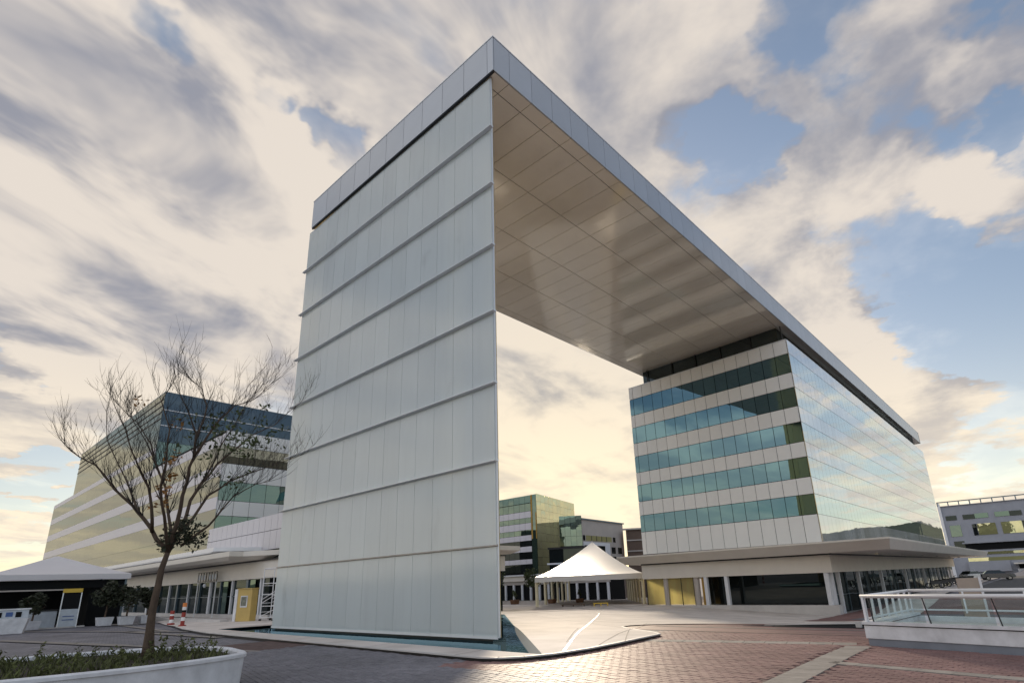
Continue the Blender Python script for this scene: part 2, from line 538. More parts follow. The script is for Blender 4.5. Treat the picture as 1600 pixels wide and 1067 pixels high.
M['panel_side'] = glass_mat('white_glazed_spandrel', (.60, .62, .66), (.93, .97, 1.0), .58, 1.0, .002, .02, 1.5, .003)
M['glass_dark'] = glass_mat('dark_recess_glass', (.010, .014, .012), (.55, .62, .58), .12, .8, .006)
M['canopy'] = mat('white_canopy_metal', (.72, .68, .62), .45, 0, .5, nscale=.6, nstr=.06)
M['canopy_under'] = mat('canopy_soffit', (.42, .41, .40), .55, nstr=.06)
M['column'] = mat('white_column', (.72, .74, .78), .45, nstr=.05)
M['shop_glass'] = glass_mat('storefront_glass', (.010, .013, .014), (.7, .8, .8), .06, .85, .004)
M['yellow_glass'] = translucent_mat('glow_tinted_glass', (.93, .86, .50), .82, .05, .05, .15)  # sunlight coming through the panes is put into this yellow colour
M['concrete'] = mat('pale_concrete', (.62, .57, .53), .8, 0, .08, nscale=.45, nstr=.24, bump=.15, bscale=18, coord='pos')
M['concrete_edge'] = mat('pale_kerb_stone', (.56, .54, .52), .65, nscale=.8, nstr=.12, bump=.1, coord='pos')
M['brick'] = paver_mat('red_paver', (.25, .152, .142), (.20, .122, .114), (.10, .075, .07), use_brick=False)
M['brick_far'] = paver_mat('red_paver_field', (.25, .152, .142), (.20, .122, .114), (.20, .135, .125))
M['paver'] = paver_mat('grey_paver', (.20, .195, .215), (.155, .152, .17), (.05, .05, .055), use_brick=False)
M['paver_far'] = paver_mat('grey_paver_field', (.20, .195, .215), (.155, .152, .17), (.11, .11, .12))
M['joint'] = mat('paver_joint_sand', (.135, .098, .092), .9, 0, .1, nscale=3, nstr=.3, coord='pos')
M['band'] = mat('pale_paving_band', (.26, .24, .222), .8, 0, .12, nscale=2.5, nstr=.22, bump=.2, bscale=25, coord='pos', rnd=.1)
M['asphalt'] = mat('asphalt', (.06, .06, .065), .85, nscale=2, nstr=.2, bump=.3, bscale=60, coord='pos')
M['white_paint'] = mat('white_paint', (.80, .80, .80), .5, nscale=2, nstr=.06, coord='pos')
M['plaster'] = mat('white_plaster', (.64, .65, .68), .7, nscale=2.2, nstr=.22, bump=.12, bscale=30, coord='pos')
M['plinth_grey'] = mat('grey_plinth', (.20, .22, .26), .7, nscale=2, nstr=.15, coord='pos')
M['rail'] = mat('white_rail', (.76, .77, .80), .35, .1, nstr=.04)
M['rail_glass'] = clear_glass('rail_glass')
M['water_blue'] = mat('blue_pool_lining', (.01, .10, .17), .4, nscale=1.5, nstr=.2)
M['steel_blue'] = mat('steel_blue_coping', (.12, .17, .21), .3, .3, nstr=.1)
M['bark'] = mat('brown_bark', (.085, .058, .04), .9, nscale=14, nstr=.4, bump=.9, bscale=30, stretch=(1, 1, .25))
M['twig'] = mat('dark_twig', (.012, .009, .008), .85, nstr=.2)
M['leaf'] = mat('green_leaf', (.055, .075, .02), .6, nscale=5, nstr=.35, rnd=.4)
M['leaf_orange'] = mat('orange_leaf', (.30, .14, .03), .6, nscale=5, nstr=.3, rnd=.4)
M['leaf_dark'] = mat('dark_leaf', (.022, .028, .012), .7, nscale=5, nstr=.35, rnd=.4)
M['grass'] = mat('weedy_grass', (.075, .085, .025), .8, nscale=4, nstr=.4, rnd=.45)
M['soil'] = mat('dark_soil', (.025, .018, .013), .95, nscale=8, nstr=.4, bump=.8, bscale=30)
M['tent'] = translucent_mat('white_tent_fabric', (.82, .80, .77), .30, .03, .35, .03)
M['tent_grey'] = translucent_mat('grey_white_tent_fabric', (.80, .78, .80), .22, .03, .35, .03)
M['cream_post'] = mat('cream_post', (.80, .74, .52), .45, nstr=.06)
M['kiosk'] = mat('ochre_board', (.52, .37, .12), .5, nscale=2, nstr=.12)
M['red'] = mat('signal_red', (.30, .035, .025), .45, nstr=.1)
M['orange'] = mat('signal_orange', (.70, .22, .05), .45, nstr=.1)
M['blue_print'] = mat('blue_print', (.05, .11, .30), .5, nstr=.25, nscale=2)
M['pale_print'] = mat('pale_print', (.50, .55, .60), .5, nstr=.15, nscale=3)
M['grey_wall'] = mat('grey_render', (.33, .345, .39), .75, nscale=.3, nstr=.10)
M['mid_wall'] = mat('beige_render', (.46, .42, .39), .75, nscale=.3, nstr=.08)
M['brown_wall'] = mat('brown_louvre', (.115, .075, .055), .6, nscale=.5, nstr=.15)
M['gold_glass'] = glass_mat('gold_reflection_glass', (.42, .42, .20), (.95, .93, .66), .5, 1.0, .03, 0, 1.5, .03)  # reflection of the bright yellow low sky is put into the body colour
M['green_glass'] = glass_mat('green_glass', (.02, .040, .034), (.48, .64, .58), .32, 1.0, .01, 0, 1.5, .01)
M['olive_glass'] = glass_mat('olive_glass', (.06, .065, .045), (.60, .62, .56), .38, 1.0, .01, 0, 1.5, .008)
M['gold_strip'] = mat('ochre_strip', (.40, .24, .05), .4, .3, nstr=.1)
M['hill'] = mat('hill_scrub', (.05, .06, .035), .95, nscale=.02, nstr=.35, coord='pos')
M['crate'] = mat('brown_pot', (.17, .085, .045), .8, nstr=.2)
M['car_dark'] = mat('dark_blue_paint', (.012, .016, .035), .25, .2, coat=.8, nstr=.02)
M['car_white'] = mat('white_car_paint', (.72, .72, .72), .3, 0, coat=.8, nstr=.02)
M['rubber'] = mat('tyre_rubber', (.02, .02, .02), .85, nstr=.15)
M['chrome'] = mat('chrome', (.7, .7, .72), .15, 1.0, nstr=.02)
M['lawn'] = mat('lawn', (.045, .075, .02), .9, nscale=3, nstr=.35, bump=.5, bscale=60, coord='pos')
M['yellow'] = mat('yellow_paint', (.62, .42, .05), .5, nstr=.1)
M['board'] = mat('beige_board', (.40, .33, .27), .6, nscale=2, nstr=.08)

# water
m = bpy.data.materials.new('pool_water'); m.use_nodes = True
g = NG(m.node_tree); g.n.clear()
out = g.new('ShaderNodeOutputMaterial')
geo = g.new('ShaderNodeNewGeometry')
bn = g.new('ShaderNodeBump'); bn.inputs['Strength'].default_value = .06; bn.inputs['Distance'].default_value = .05
g.l.new(g.noise(geo.outputs['Position'], 2.2, 3, .5), bn.inputs['Height'])
gl = g.new('ShaderNodeBsdfGlossy'); gl.inputs['Roughness'].default_value = .02; gl.inputs['Color'].default_value = (.42, .66, .80, 1)
g.l.new(bn.outputs[0], gl.inputs['Normal'])
tr = g.new('ShaderNodeBsdfTransparent'); tr.inputs[0].default_value = (.45, .75, .85, 1)
fr = g.new('ShaderNodeFresnel'); fr.inputs[0].default_value = 1.33
g.l.new(bn.outputs[0], fr.inputs['Normal'])
mx = g.new('ShaderNodeMixShader')
g.l.new(fr.outputs[0], mx.inputs[0]); g.l.new(tr.outputs[0], mx.inputs[1]); g.l.new(gl.outputs[0], mx.inputs[2])
g.l.new(mx.outputs[0], out.inputs[0])
M['water'] = m


# ------------------------------------------------------------------ terrain
def sstep(a, b, x):
    t = max(0.0, min(1.0, (x - a) / (b - a)))
    return t * t * (3 - 2 * t)


def zt(x, y):
    cx = max(0.0, min(1.1, (x + 33) / 18))
    z = -sstep(15, 55, y) * (0.8 + 0.9 * cx)
    far = max(0.0, min(150.0, y - 55))
    z -= far * (0.03 - 0.01 * cx)
    e = sstep(-13.4, -10.5, x) * sstep(42, 66, y)
    return z * (1 - e) - 0.35 * e


def sheet(name, poly, off, material, parent=None, step=4.0, skirt=None, kind='structure'):
    """flat-lying sheet with the outline poly that follows the terrain; off is a number or f(x,y)"""
    bm = bmesh.new()
    vs = [bm.verts.new((x, y, 0)) for x, y in poly]
    f = bm.faces.new(vs)
    if f.normal.z < 0 or f.calc_area() and sum((poly[i][0] * poly[(i + 1) % len(poly)][1] - poly[(i + 1) % len(poly)][0] * poly[i][1]) for i in range(len(poly))) < 0:
        bmesh.ops.reverse_faces(bm, faces=[f])
    bmesh.ops.triangulate(bm, faces=bm.faces[:])
    xs = [p[0] for p in poly]; ys = [p[1] for p in poly]
    def cuts(a, b):
        n = max(1, int((b - a) / step))
        return [a + (b - a) * i / n for i in range(1, n)]
    for c in cuts(min(xs), max(xs)):
        bmesh.ops.bisect_plane(bm, geom=bm.verts[:] + bm.edges[:] + bm.faces[:], plane_co=(c, 0, 0), plane_no=(1, 0, 0))
    for c in cuts(min(ys), max(ys)):
        bmesh.ops.bisect_plane(bm, geom=bm.verts[:] + bm.edges[:] + bm.faces[:], plane_co=(0, c, 0), plane_no=(0, 1, 0))
    fo = off if callable(off) else (lambda x, y: off)
    for v in bm.verts:
        v.co.z = zt(v.co.x, v.co.y) + fo(v.co.x, v.co.y)
    if skirt:
        edges = [e for e in bm.edges if e.is_boundary]
        r = bmesh.ops.extrude_edge_only(bm, edges=edges)
        for v in r['geom']:
            if isinstance(v, bmesh.types.BMVert): v.co.z -= skirt
    me = bpy.data.meshes.new(name)
    bm.to_mesh(me); bm.free()
    me.materials.append(material)
    o = bpy.data.objects.new(name, me)
    COL.objects.link(o)
    if parent: o.parent = parent
    elif kind: o['kind'] = kind
    return o


def grid_coords(lo, hi, near, far):
    out, x, s = [0.0], 0.0, near
    while x < hi:
        x += s; s = min(far, s * 1.12); out.append(min(x, hi))
    x, s = 0.0, near
    while x > lo:
        x -= s; s = min(far, s * 1.12); out.append(max(x, lo))
    return sorted(set(out))


gx = grid_coords(-2500, 2500, 4, 250)
gy = grid_coords(-2500, 2500, 3, 250)
b = MB()
b.v = [(x, y, zt(x, y) - .03) for y in gy for x in gx]
nx = len(gx)
b.f = [(j * nx + i, j * nx + i + 1, (j + 1) * nx + i + 1, (j + 1) * nx + i) for j in range(len(gy) - 1) for i in range(nx - 1)]
tag(b.build('ground', M['paver_far'], origin=(0, 0, 0)), kind='structure')

# hills along the skyline, seen mainly mirrored in the glass
b = MB()
N = 160
for i in range(N + 1):
    a = 2 * math.pi * i / N
    h = 26 + 20 * math.sin(a * 5 + 1) + 14 * math.sin(a * 11 + 2) + 8 * math.sin(a * 23) + 4 * math.sin(a * 61)
    az = math.degrees(math.atan2(math.sin(a), math.cos(a)))
    hh_ = sstep(50, 66, az) * (1 - sstep(83, 88, az)) if 'sstep' in globals() else 0
    h += hh_ * 75
    if 86 < az < 180 or az < -170: h = min(h, 22)
    for rr_, hh in ((1500, -20), (1620, max(6, h * .62)), (1800, max(8, h)), (2100, -20)):
        b.v.append((rr_ * math.cos(a), rr_ * math.sin(a), hh))
for i in range(N):
    for k in range(3):
        p = i * 4 + k
        b.f.append((p, p + 4, p + 5, p + 1))
tag(b.build('hills', M['hill'], origin=(0, 0, 0)), kind='structure')

# ------------------------------------------------------------------ pale concrete plaza with recessed dark edge
FRONT = [(-39.9, 12.46), (-34.0, 11.75), (-28.8, 11.55), (-22.4, 11.40), (-17.7, 11.25), (-13.2, 11.10), (-12.2, 11.10), (-11.6, 11.25), (-11.1, 11.75),
         (-10.75, 12.6), (-10.6, 14.0), (-10.65, 15.5), (-10.85, 17.2), (-11.05, 18.4), (-11.25, 19.1), (-11.6, 19.5), (-12.4, 20.3), (-13.4, 21.2), (-14.8, 22.4), (-15.9, 23.6), (-16.3, 24.9), (-16.2, 26.4), (-15.6, 28.4), (-13.6, 34.0), (-11.8, 38.5), (-9.6, 43.0), (-8.4, 48.0), (-8.0, 56)]
def off_c(x, y): return .05 + .075 * (1 - sstep(17.5, 23.5, y)) if x > -42 else .03 + .095 * sstep(-49, -42, x) * (1 - sstep(17.5, 23.5, y))
REST = [(-8.0, 170), (-170, 170), (-170, 22), (-64, 20.6), (-56.5, 15.6), (-48.6, 14.1), (-44.0, 13.3)]
# pool: a wedge-shaped basin round the foot of the pylon
POOL = [(-36.2, 13.1), (-28.0, 12.75), (-20.0, 12.52), (-10.98, 12.28), (-28.2, 28.0), (-33.5, 28.0), (-38.6, 18.5)]
# sheet with a hole: split along a line left and right of the pool
A_ = FRONT + REST
bm_poly_front = [(-39.9, 12.46)] + FRONT[1:10]
# front strip
sheet('plaza_concrete', FRONT[:10] + [POOL[3], POOL[2], POOL[1], POOL[0]], off_c, M['concrete'], step=3)
sheet('plaza_concrete', FRONT[9:] + REST[:2] + [(-33.5, 170), (-33.5, 28.0), (-28.2, 28.0), (-10.98, 12.28)], off_c, M['concrete'], step=3)
sheet('plaza_concrete', [(-33.5, 28.0), (-33.5, 170), (-170, 170), (-170, 22), (-64, 20.6), (-56.5, 15.6), (-48.6, 14.1), (-44.0, 13.3), (-39.9, 12.46), (-36.2, 13.1), (-38.6, 18.5)], off_c, M['concrete'], step=3)
# dark recessed skirt under the concrete edge and a thin pale nosing above it
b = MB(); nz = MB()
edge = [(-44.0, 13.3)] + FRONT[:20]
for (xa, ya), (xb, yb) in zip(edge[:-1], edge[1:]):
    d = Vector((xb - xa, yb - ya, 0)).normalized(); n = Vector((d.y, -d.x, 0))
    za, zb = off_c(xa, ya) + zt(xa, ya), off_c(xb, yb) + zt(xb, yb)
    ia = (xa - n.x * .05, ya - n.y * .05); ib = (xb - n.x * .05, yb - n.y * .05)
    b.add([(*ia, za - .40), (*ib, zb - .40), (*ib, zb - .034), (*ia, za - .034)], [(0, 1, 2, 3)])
    oa = (xa + n.x * .02, ya + n.y * .02); ob = (xb + n.x * .02, yb + n.y * .02)
    nz.add([(*oa, za - .035), (*ob, zb - .035), (*ob, zb + .003), (*oa, za + .003), (xa - n.x * .1, ya - n.y * .1, za + .003), (xb - n.x * .1, yb - n.y * .1, zb + .003), (*ib, zb - .035), (*ia, za - .035)],
           [(0, 1, 2, 3), (3, 2, 5, 4), (1, 0, 7, 6)])
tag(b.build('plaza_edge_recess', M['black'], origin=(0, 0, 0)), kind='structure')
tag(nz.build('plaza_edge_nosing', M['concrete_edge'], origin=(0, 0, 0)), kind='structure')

# white drain line across the concrete and fine saw joints
def ground_strip(name, pts, wd, off, material, seg=1.0, kind='structure'):
    b = MB()
    for (xa, ya), (xb, yb) in zip(pts[:-1], pts[1:]):
        d = Vector((xb - xa, yb - ya, 0)); L = d.length; d.normalize(); n = Vector((-d.y, d.x, 0)) * wd / 2
        k = max(1, int(L / seg)); vs = []
        for i in range(k + 1):
            x, y = xa + (xb - xa) * i / k, ya + (yb - ya) * i / k
            for s in (-1, 1):
                X, Y = x + n.x * s, y + n.y * s
                vs.append((X, Y, zt(X, Y) + (off(X, Y) if callable(off) else off)))
        b.add(vs, [(2 * i + 1, 2 * i, 2 * i + 2, 2 * i + 3) for i in range(k)])
    return tag(b.build(name, material, origin=(pts[0][0], pts[0][1], 0)), kind=kind)


ground_strip('drain_line', [(-10.72, 12.9), (-28.7, 39.4)], .075, lambda x, y: off_c(x, y) + .008, M['white_paint'])
M['sawcut'] = mat('saw_joint', (.20, .18, .165), .8, nstr=.2, coord='pos')
for p in ([(-10.75, 14.6), (-17.0, 27.6)], [(-10.66, 15.9), (-14.5, 22.1)], [(-12.3, 15.0), (-16.5, 21.0)], [(-14.5, 22.1), (-40, 40)], [(-16.2, 27.5), (-60, 50)], [(-30, 28.4), (-20, 55)], [(-44, 14), (-60, 60)], [(-36, 12.0), (-36.1, 12.95)], [(-30, 11.6), (-30.05, 12.7)], [(-24, 11.45), (-24.1, 12.5)], [(-18, 11.25), (-18.1, 12.3)], [(-13.2, 11.12), (-13.3, 12.2)]):
    ground_strip('saw_joint', p, .03, lambda x, y: off_c(x, y) + .006, M['sawcut'])

# pool
b = MB()
ring = POOL
for (xa, ya), (xb, yb) in zip(ring, ring[1:] + ring[:1]):
    za, zb = off_c(xa, ya) + zt(xa, ya), off_c(xb, yb) + zt(xb, yb)
    b.add([(xa, ya, -1.5), (xb, yb, -1.5), (xb, yb, zb), (xa, ya, za)], [(3, 2, 1, 0)])
b.add([(x, y, -1.1) for x, y in ring], [tuple(range(len(ring)))])
tag(b.build('pool_basin', M['water_blue'], origin=(-25, 18, -1)), kind='structure')
b = MB()
b.add([(x, y, .02) for x, y in ring], [tuple(range(len(ring)))])
tag(b.build('pool_water', M['water'], origin=(-25, 18, -.06)), kind='structure')
# coping down the long right side of the basin
b = MB()
xa, ya, xb, yb = -10.98, 12.28, -28.2, 28.0
d = Vector((xb - xa, yb - ya, 0)).normalized(); n = Vector((d.y, -d.x, 0))
k = 12
for i in range(k):
    pa = Vector((xa, ya, 0)).lerp(Vector((xb, yb, 0)), i / k); pb = Vector((xa, ya, 0)).lerp(Vector((xb, yb, 0)), (i + 1) / k)
    vs = []
    for p in (pa, pb):
        z = zt(p.x, p.y) + off_c(p.x, p.y)
        for s, h in ((0.02, .012), (-.42, -.20), (-.42, -.3), (.02, -.3)):
            vs.append((p.x + n.x * s, p.y + n.y * s, z + h))
    b.add(vs, [(0, 4, 5, 1), (1, 5, 6, 2), (3, 7, 4, 0)])
b.build('pool_coping', M['steel_blue'], origin=(xa, ya, 0))['kind'] = 'structure'

# ------------------------------------------------------------------ pavers
ROT = -.22
cr, sr = math.cos(ROT), math.sin(ROT)
def in_poly(x, y, poly):
    c = False
    for i in range(len(poly)):
        x1, y1 = poly[i]; x2, y2 = poly[i - 1]
        if (y1 > y) != (y2 > y) and x < (x2 - x1) * (y - y1) / (y2 - y1) + x1: c = not c
    return c
def is_red(x, y): return y > 10.25 + .06 * (x + 8) and x > -12.6 or (x > -7.8 + (y - 10) * .5 and y > 8)
PLZ = FRONT[:22] + [(-60, 30), (-56.5, 15.6), (-48.6, 14.1), (-44.0, 13.3)]
# pale bands crossing the pavers
def band_quads():
    return [((-12.6, 17.0), (-4.75, 18.85), .62), ((-4.32, 11.0), (-4.55, 18.2), .62), ((-4.3, 14.66), (2.2, 13.25), .34)]
BANDS = band_quads()
def in_band(x, y, pad=0.0):
    for (xa, ya), (xb, yb), wd in BANDS:
        dx, dy = xb - xa, yb - ya; L = math.hypot(dx, dy); t = ((x - xa) * dx + (y - ya) * dy) / L
        q = abs((x - xa) * dy - (y - ya) * dx) / L
        if -.05 < t < L + .05 and q < wd / 2 + pad: return True
    return False
def proj_px(x, y, z):
    d = Vector((x, y, z - 2.0)); k = d.dot(fwd)
    if k < .5: return None
    return 841.3 + 872.3 * d.dot(r2) / k, 638.5 - 872.3 * d.dot(u2) / k, k
RAILBOX = [(-4.5, 18.55), (3.3, 16.3), (4.6, 20.6), (-3.95, 23.1)]
PLANT = [(-16.22, 6.62), (-15.95, 5.95), (-15.75, 5.1), (-15.68, 4.2), (-15.8, 3.1), (-16.1, 1.8), (-16.6, 0), (-17.4, -1.8), (-19.2, -2.6), (-21.2, -1.8), (-22.3, .6), (-22.4, 3.2), (-21.6, 5.4), (-20.3, 6.7), (-18.8, 7.15), (-17.4, 6.95), (-16.7, 6.85)]
KT = .853
def kt(p): return (p[0] * KT, p[1] * KT, 2 + (p[2] - 2) * KT)
PLANT = [(x * KT, y * KT) for x, y in PLANT]
cells = []
BW, BH = .30, .15
for j in range(-15, 175):
    for i in range(-95, 40):
        lx = i * BW + (BW / 2 if j % 2 else 0); ly = j * BH
        x, y = cr * lx - sr * ly, sr * lx + cr * ly
        if not (-22 < x < 2.5 and 3.5 < y < 22): continue
        pp = proj_px(x, y, 0)
        if pp is None or not (-30 < pp[0] < 1640 and 900 < pp[1] < 1100): continue
        if in_poly(x, y, PLZ) or in_poly(x, y, PLANT) or in_poly(x, y, RAILBOX): continue
        if in_band(x, y, .09): continue
        cells.append((pp[2], x, y))
cells.sort()
plaza = thing('plaza', None, None); del_keys = [k for k in ('label', 'category') if k in plaza]
plaza['kind'] = 'structure'
def brick_mesh(name, material):
    b = MB(); w_, h_, e = BW / 2 - .006, BH / 2 - .006, .005
    vs = [(-w_, -h_, -.03), (w_, -h_, -.03), (w_, h_, -.03), (-w_, h_, -.03), (-w_, -h_, .016), (w_, -h_, .016), (w_, h_, .016), (-w_, h_, .016),
          (-w_ + e, -h_ + e, .022), (w_ - e, -h_ + e, .022), (w_ - e, h_ - e, .022), (-w_ + e, h_ - e, .022)]
    b.add(vs, [(8, 9, 10, 11), (0, 1, 5, 4), (1, 2, 6, 5), (2, 3, 7, 6), (3, 0, 4, 7), (4, 5, 9, 8), (5, 6, 10, 9), (6, 7, 11, 10), (7, 4, 8, 11)])
    me = bpy.data.meshes.new(name); me.from_pydata(b.v, [], b.f); me.update(); me.materials.append(material)
    return me, b
bme_r, bmb = brick_mesh('brick', M['brick'])
bme_g, _ = brick_mesh('paver', M['paver'])
nr = ng = 0
stuff_r, stuff_g = MB(), MB()
for k_, x, y in cells:
    red = is_red(x, y)
    dz = R.uniform(-.004, .005); tz = R.uniform(-.012, .012)
    z = zt(x, y) + dz
    if red and nr < 290:
        o = inst('brick', bme_r, (x, y, z), ROT + tz, plaza); nr += 1
        o.rotation_euler.x = R.uniform(-.012, .012); o.rotation_euler.y = R.uniform(-.008, .008)
    elif not red and ng < 290:
        o = inst('paver', bme_g, (x, y, z), ROT + tz, plaza); ng += 1
        o.rotation_euler.x = R.uniform(-.012, .012); o.rotation_euler.y = R.uniform(-.008, .008)
    else:
        c_, s_ = math.cos(ROT + tz), math.sin(ROT + tz); rx_, ry_ = R.uniform(-.012, .012), R.uniform(-.008, .008)
        (stuff_r if red else stuff_g).add([(x + c_ * a - s_ * b_, y + s_ * a + c_ * b_, z + q + rx_ * b_ - ry_ * a) for a, b_, q in bmb.v], bmb.f)
if stuff_r.v: tag(stuff_r.build('brick_field', M['brick'], plaza), kind='stuff')
if stuff_g.v: tag(stuff_g.build('paver_field', M['paver'], plaza), kind='stuff')
# joint sand under the pavers, textured field beyond
NEARP = [(-26, 2.5), (3.2, 2.5), (3.2, 22.4), (-26, 22.4)]
sheet('paver_bed', NEARP, .010, M['joint'], step=4)
sheet('red_paving', [(-19, 22.4), (70, 22.4), (70, 62), (-19, 62)], .018, M['brick_far'], step=4)
sheet('red_paving', [(3.2, 2.5), (70, 2.5), (70, 22.4), (3.2, 22.4)], .018, M['brick_far'], step=6)
sheet('road', [(-7.0, 62), (140, 62), (140, 148), (-7.0, 148)], .03, M['asphalt'], step=6)
for a, c, wd in BANDS:
    # each band is laid from square flags
    L = math.hypot(c[0] - a[0], c[1] - a[1]); ang = math.atan2(c[1] - a[1], c[0] - a[0]); n = int(L / .6)
    for i in range(n):
        x, y = a[0] + math.cos(ang) * (i + .5) * L / n, a[1] + math.sin(ang) * (i + .5) * L / n
        if in_poly(x, y, PLZ): continue
        me = box_mesh('flagstone', -L / n / 2 + .006, -wd / 2, -.04, L / n / 2 - .006, wd / 2, .022, M['band'])
        inst('flagstone', me, (x, y, zt(x, y) + .002), ang, plaza)
for pts, wd in (([(-44.5, 4.9), (-31.2, 7.6)], .62), ([(-44, 10.6), (-31, 11.35)], .5), ([(-62, 13.2), (-40.5, 11.9)], .4), ([(-60, 6.0), (-36, 13.0)], .35), ([(-31.2, 7.6), (-14.8, 10.75)], .28)):
    ground_strip('paving_band', pts, wd, .012, M['band'])
for pts, wd in (([(-15.5, 26.0), (14, 27.5)], .5), ([(-9, 30.8), (15, 33.2)], .4), ([(-9.2, 35.2), (16, 33.2)], .3), ([(-3.6, 23), (-6, 46)], .5)):
    ground_strip('paving_band', pts, wd, .024, M['band'])


# ------------------------------------------------------------------ facades
def facade(parent, origin, ang, pitch, ncol, rows, maxcol=10 ** 6, gap=.035, depth=.06, edge=None, stuffname='facade_panels'):
    """panels hung on a wall: U = along, outward = right-hand side; rows = (z0, z1, part name, material)"""
    ux, uy = math.cos(ang), math.sin(ang)
    stuff = {}
    cols = [(i * pitch, (i + 1) * pitch) for i in range(ncol)]
    if edge: cols = [(0, edge)] + [(edge + i * pitch, edge + (i + 1) * pitch) for i in range(ncol - 1)]
    for z0, z1, nm, mt in rows:
        for i, (a, c) in enumerate(cols):
            pr = depth + (.008 if 'panel' in nm else 0)
            if i < maxcol:
                me = box_mesh(nm, gap / 2, -pr, gap / 2, c - a - gap / 2, 0, z1 - z0 - gap / 2, mt)
                inst(nm, me, (origin[0] + ux * a, origin[1] + uy * a, z0), ang, parent)
            else:
                b = stuff.setdefault((nm, mt.name), (MB(), mt))[0]
                b.obox((origin[0] + ux * a, origin[1] + uy * a, z0), ang, gap / 2, -pr, gap / 2, c - a - gap / 2, 0, z1 - z0 - gap / 2)
    for (nm, _), (b, mt) in stuff.items():
        tag(b.build(nm + 's', mt, parent), kind='stuff')


# ---- the gateway building: frosted pylon, long roof slab, office block
RX, SY, SZ0, SZ1 = -15.0, 14.79, 25.83, 27.91
LX, FY = -33.05, 134.4
gate = thing('gateway_building', 'long glass office building under a roof slab carried to a tall frosted glass pylon', 'building', (-24, 60, zt(-24, 60)))

# pylon
b = MB()
PX0, PX1, PY = -33.55, -15.42, 14.95
for z0, z1 in ((.25, SZ0 - .05),):
    b.prism([(-31.2, PY + .35), (-18.6, PY + .35), (-18.6, PY + .80), (-31.2, PY + .80)], z0, z1)
    b.box(-17.2, PY + .10, z0, -16.0, PY + .38, z1)
pylon = b.build('pylon', M['core'], gate)
levels = [.14 + (SZ0 - .14) * i / 8 for i in range(9)]
npan = 14
pw = (PX1 - PX0) / npan
for k in range(8):
    z0, z1 = levels[k], levels[k + 1] - (.12 if k == 7 else 0)
    for i in range(npan):
        me = box_mesh('glass_panel', .008, 0, .012, pw - .008, .04, z1 - z0 - .012, M['frost'])
        inst('glass_panel', me, (PX0 + i * pw, PY, z0), 0, pylon)
# folded rear skin and narrow ends
b = MB()
rear = [(PX1, PY + .14), (-18.2, PY + 1.0), (-31.6, PY + 1.0), (PX0, PY + .14)]
for (xa, ya), (xb, yb) in zip(rear[:-1], rear[1:]):
    L = math.hypot(xb - xa, yb - ya); n = max(1, round(L / 1.3)); ang = math.atan2(yb - ya, xb - xa)
    for k in range(8):
        for i in range(n):
            b.obox((xa + (xb - xa) * i / n, ya + (yb - ya) * i / n, levels[k]), ang, .01, -.04, .01, L / n - .01, 0, levels[k + 1] - levels[k] - .01)
tag(b.build('rear_glass', M['frost_back'], pylon), kind='stuff')
b = MB()
for x in (PX0, PX1): MB().box(x - .015, PY + .045, .14, x + .015, PY + .135, SZ0 - .05).build('end_frame', M['ledge'], pylon)
b = MB().prism([(PX0 + .3, PY + .06), (PX1 - .3, PY + .06), (-18.4, PY + .9), (-31.4, PY + .9)], -.3, .12)
b.build('base_channel', M['black'], pylon)
b = MB().box(PX0 - .03, PY - .03, .10, PX1 + .03, PY - .004, .20)
b.build('base_trim', M['ledge'], pylon)
for k in range(1, 8):
    z = levels[k]
    mt = M['ledge'] if k > 1 else M['ledge_dull']
    d = .20 if k > 1 else .07; h = .046 if k > 1 else .04
    b = MB()
    x0, x1 = PX0 - (.16 if k > 1 else .04), PX1 + (.20 if k > 1 else .10)
    # blade with a sloping top: thin at the lip
    vs = [(x0, PY - .005, z - h), (x0, PY - d, z - h * .35), (x0, PY - d, z + h * .15), (x0, PY - .005, z + h)]
    vs += [(x1, p[1], p[2]) for p in vs]
    b.add(vs, [(0, 1, 2, 3), (7, 6, 5, 4), (0, 4, 5, 1), (1, 5, 6, 2), (2, 6, 7, 3), (3, 7, 4, 0)])
    b.build('ledge', mt, pylon)

# roof slab
b = MB().box(LX + .06, SY + .06, SZ0 + .05, RX - .06, FY, SZ1 - .06)
slab = b.build('roof_slab', M['dark'], gate)
fw = 1.745
xs = [RX, RX - .42]
while xs[-1] - fw > LX + .3: xs.append(xs[-1] - fw)
xs.append(LX)
for xa, xb in zip(xs[:-1], xs[1:]):
    me = box_mesh('fascia_panel', .012, 0, 0, xa - xb - .012, .055, SZ1 - SZ0, M['fascia'])
    inst('fascia_panel', me, (xb, SY, SZ0), 0, slab)
fy = 1.655
ys = [SY + .06, SY + 1.15]
while ys[-1] + fy < FY: ys.append(ys[-1] + fy)
for ya, yb in zip(ys[:-1], ys[1:]):
    me = box_mesh('fascia_panel', 0, .010, 0, .055, yb - ya - .010, SZ1 - SZ0, M['fascia'])
    inst('fascia_panel', me, (RX - .055, ya, SZ0), 0, slab)
b = MB().box(LX - .0, SY + .06, SZ0, LX + .055, FY, SZ1)
b.build('fascia_panel', M['fascia'], slab)
b = MB().box(LX - .02, SY - .02, SZ1 + .002, RX + .02, FY, SZ1 + .06); b.build('roof_edge_trim', M['ledge'], slab)
b = MB().box(LX - .05, SY + .055, SZ0 - .06, RX - .06, PY - .01, SZ0 - .004); b.build('shadow_gap', M['black'], slab)
sx = [-15.06, -15.87, -19.9, -23.95, -28.0, -32.2, -32.99]
soffit_rest = MB()
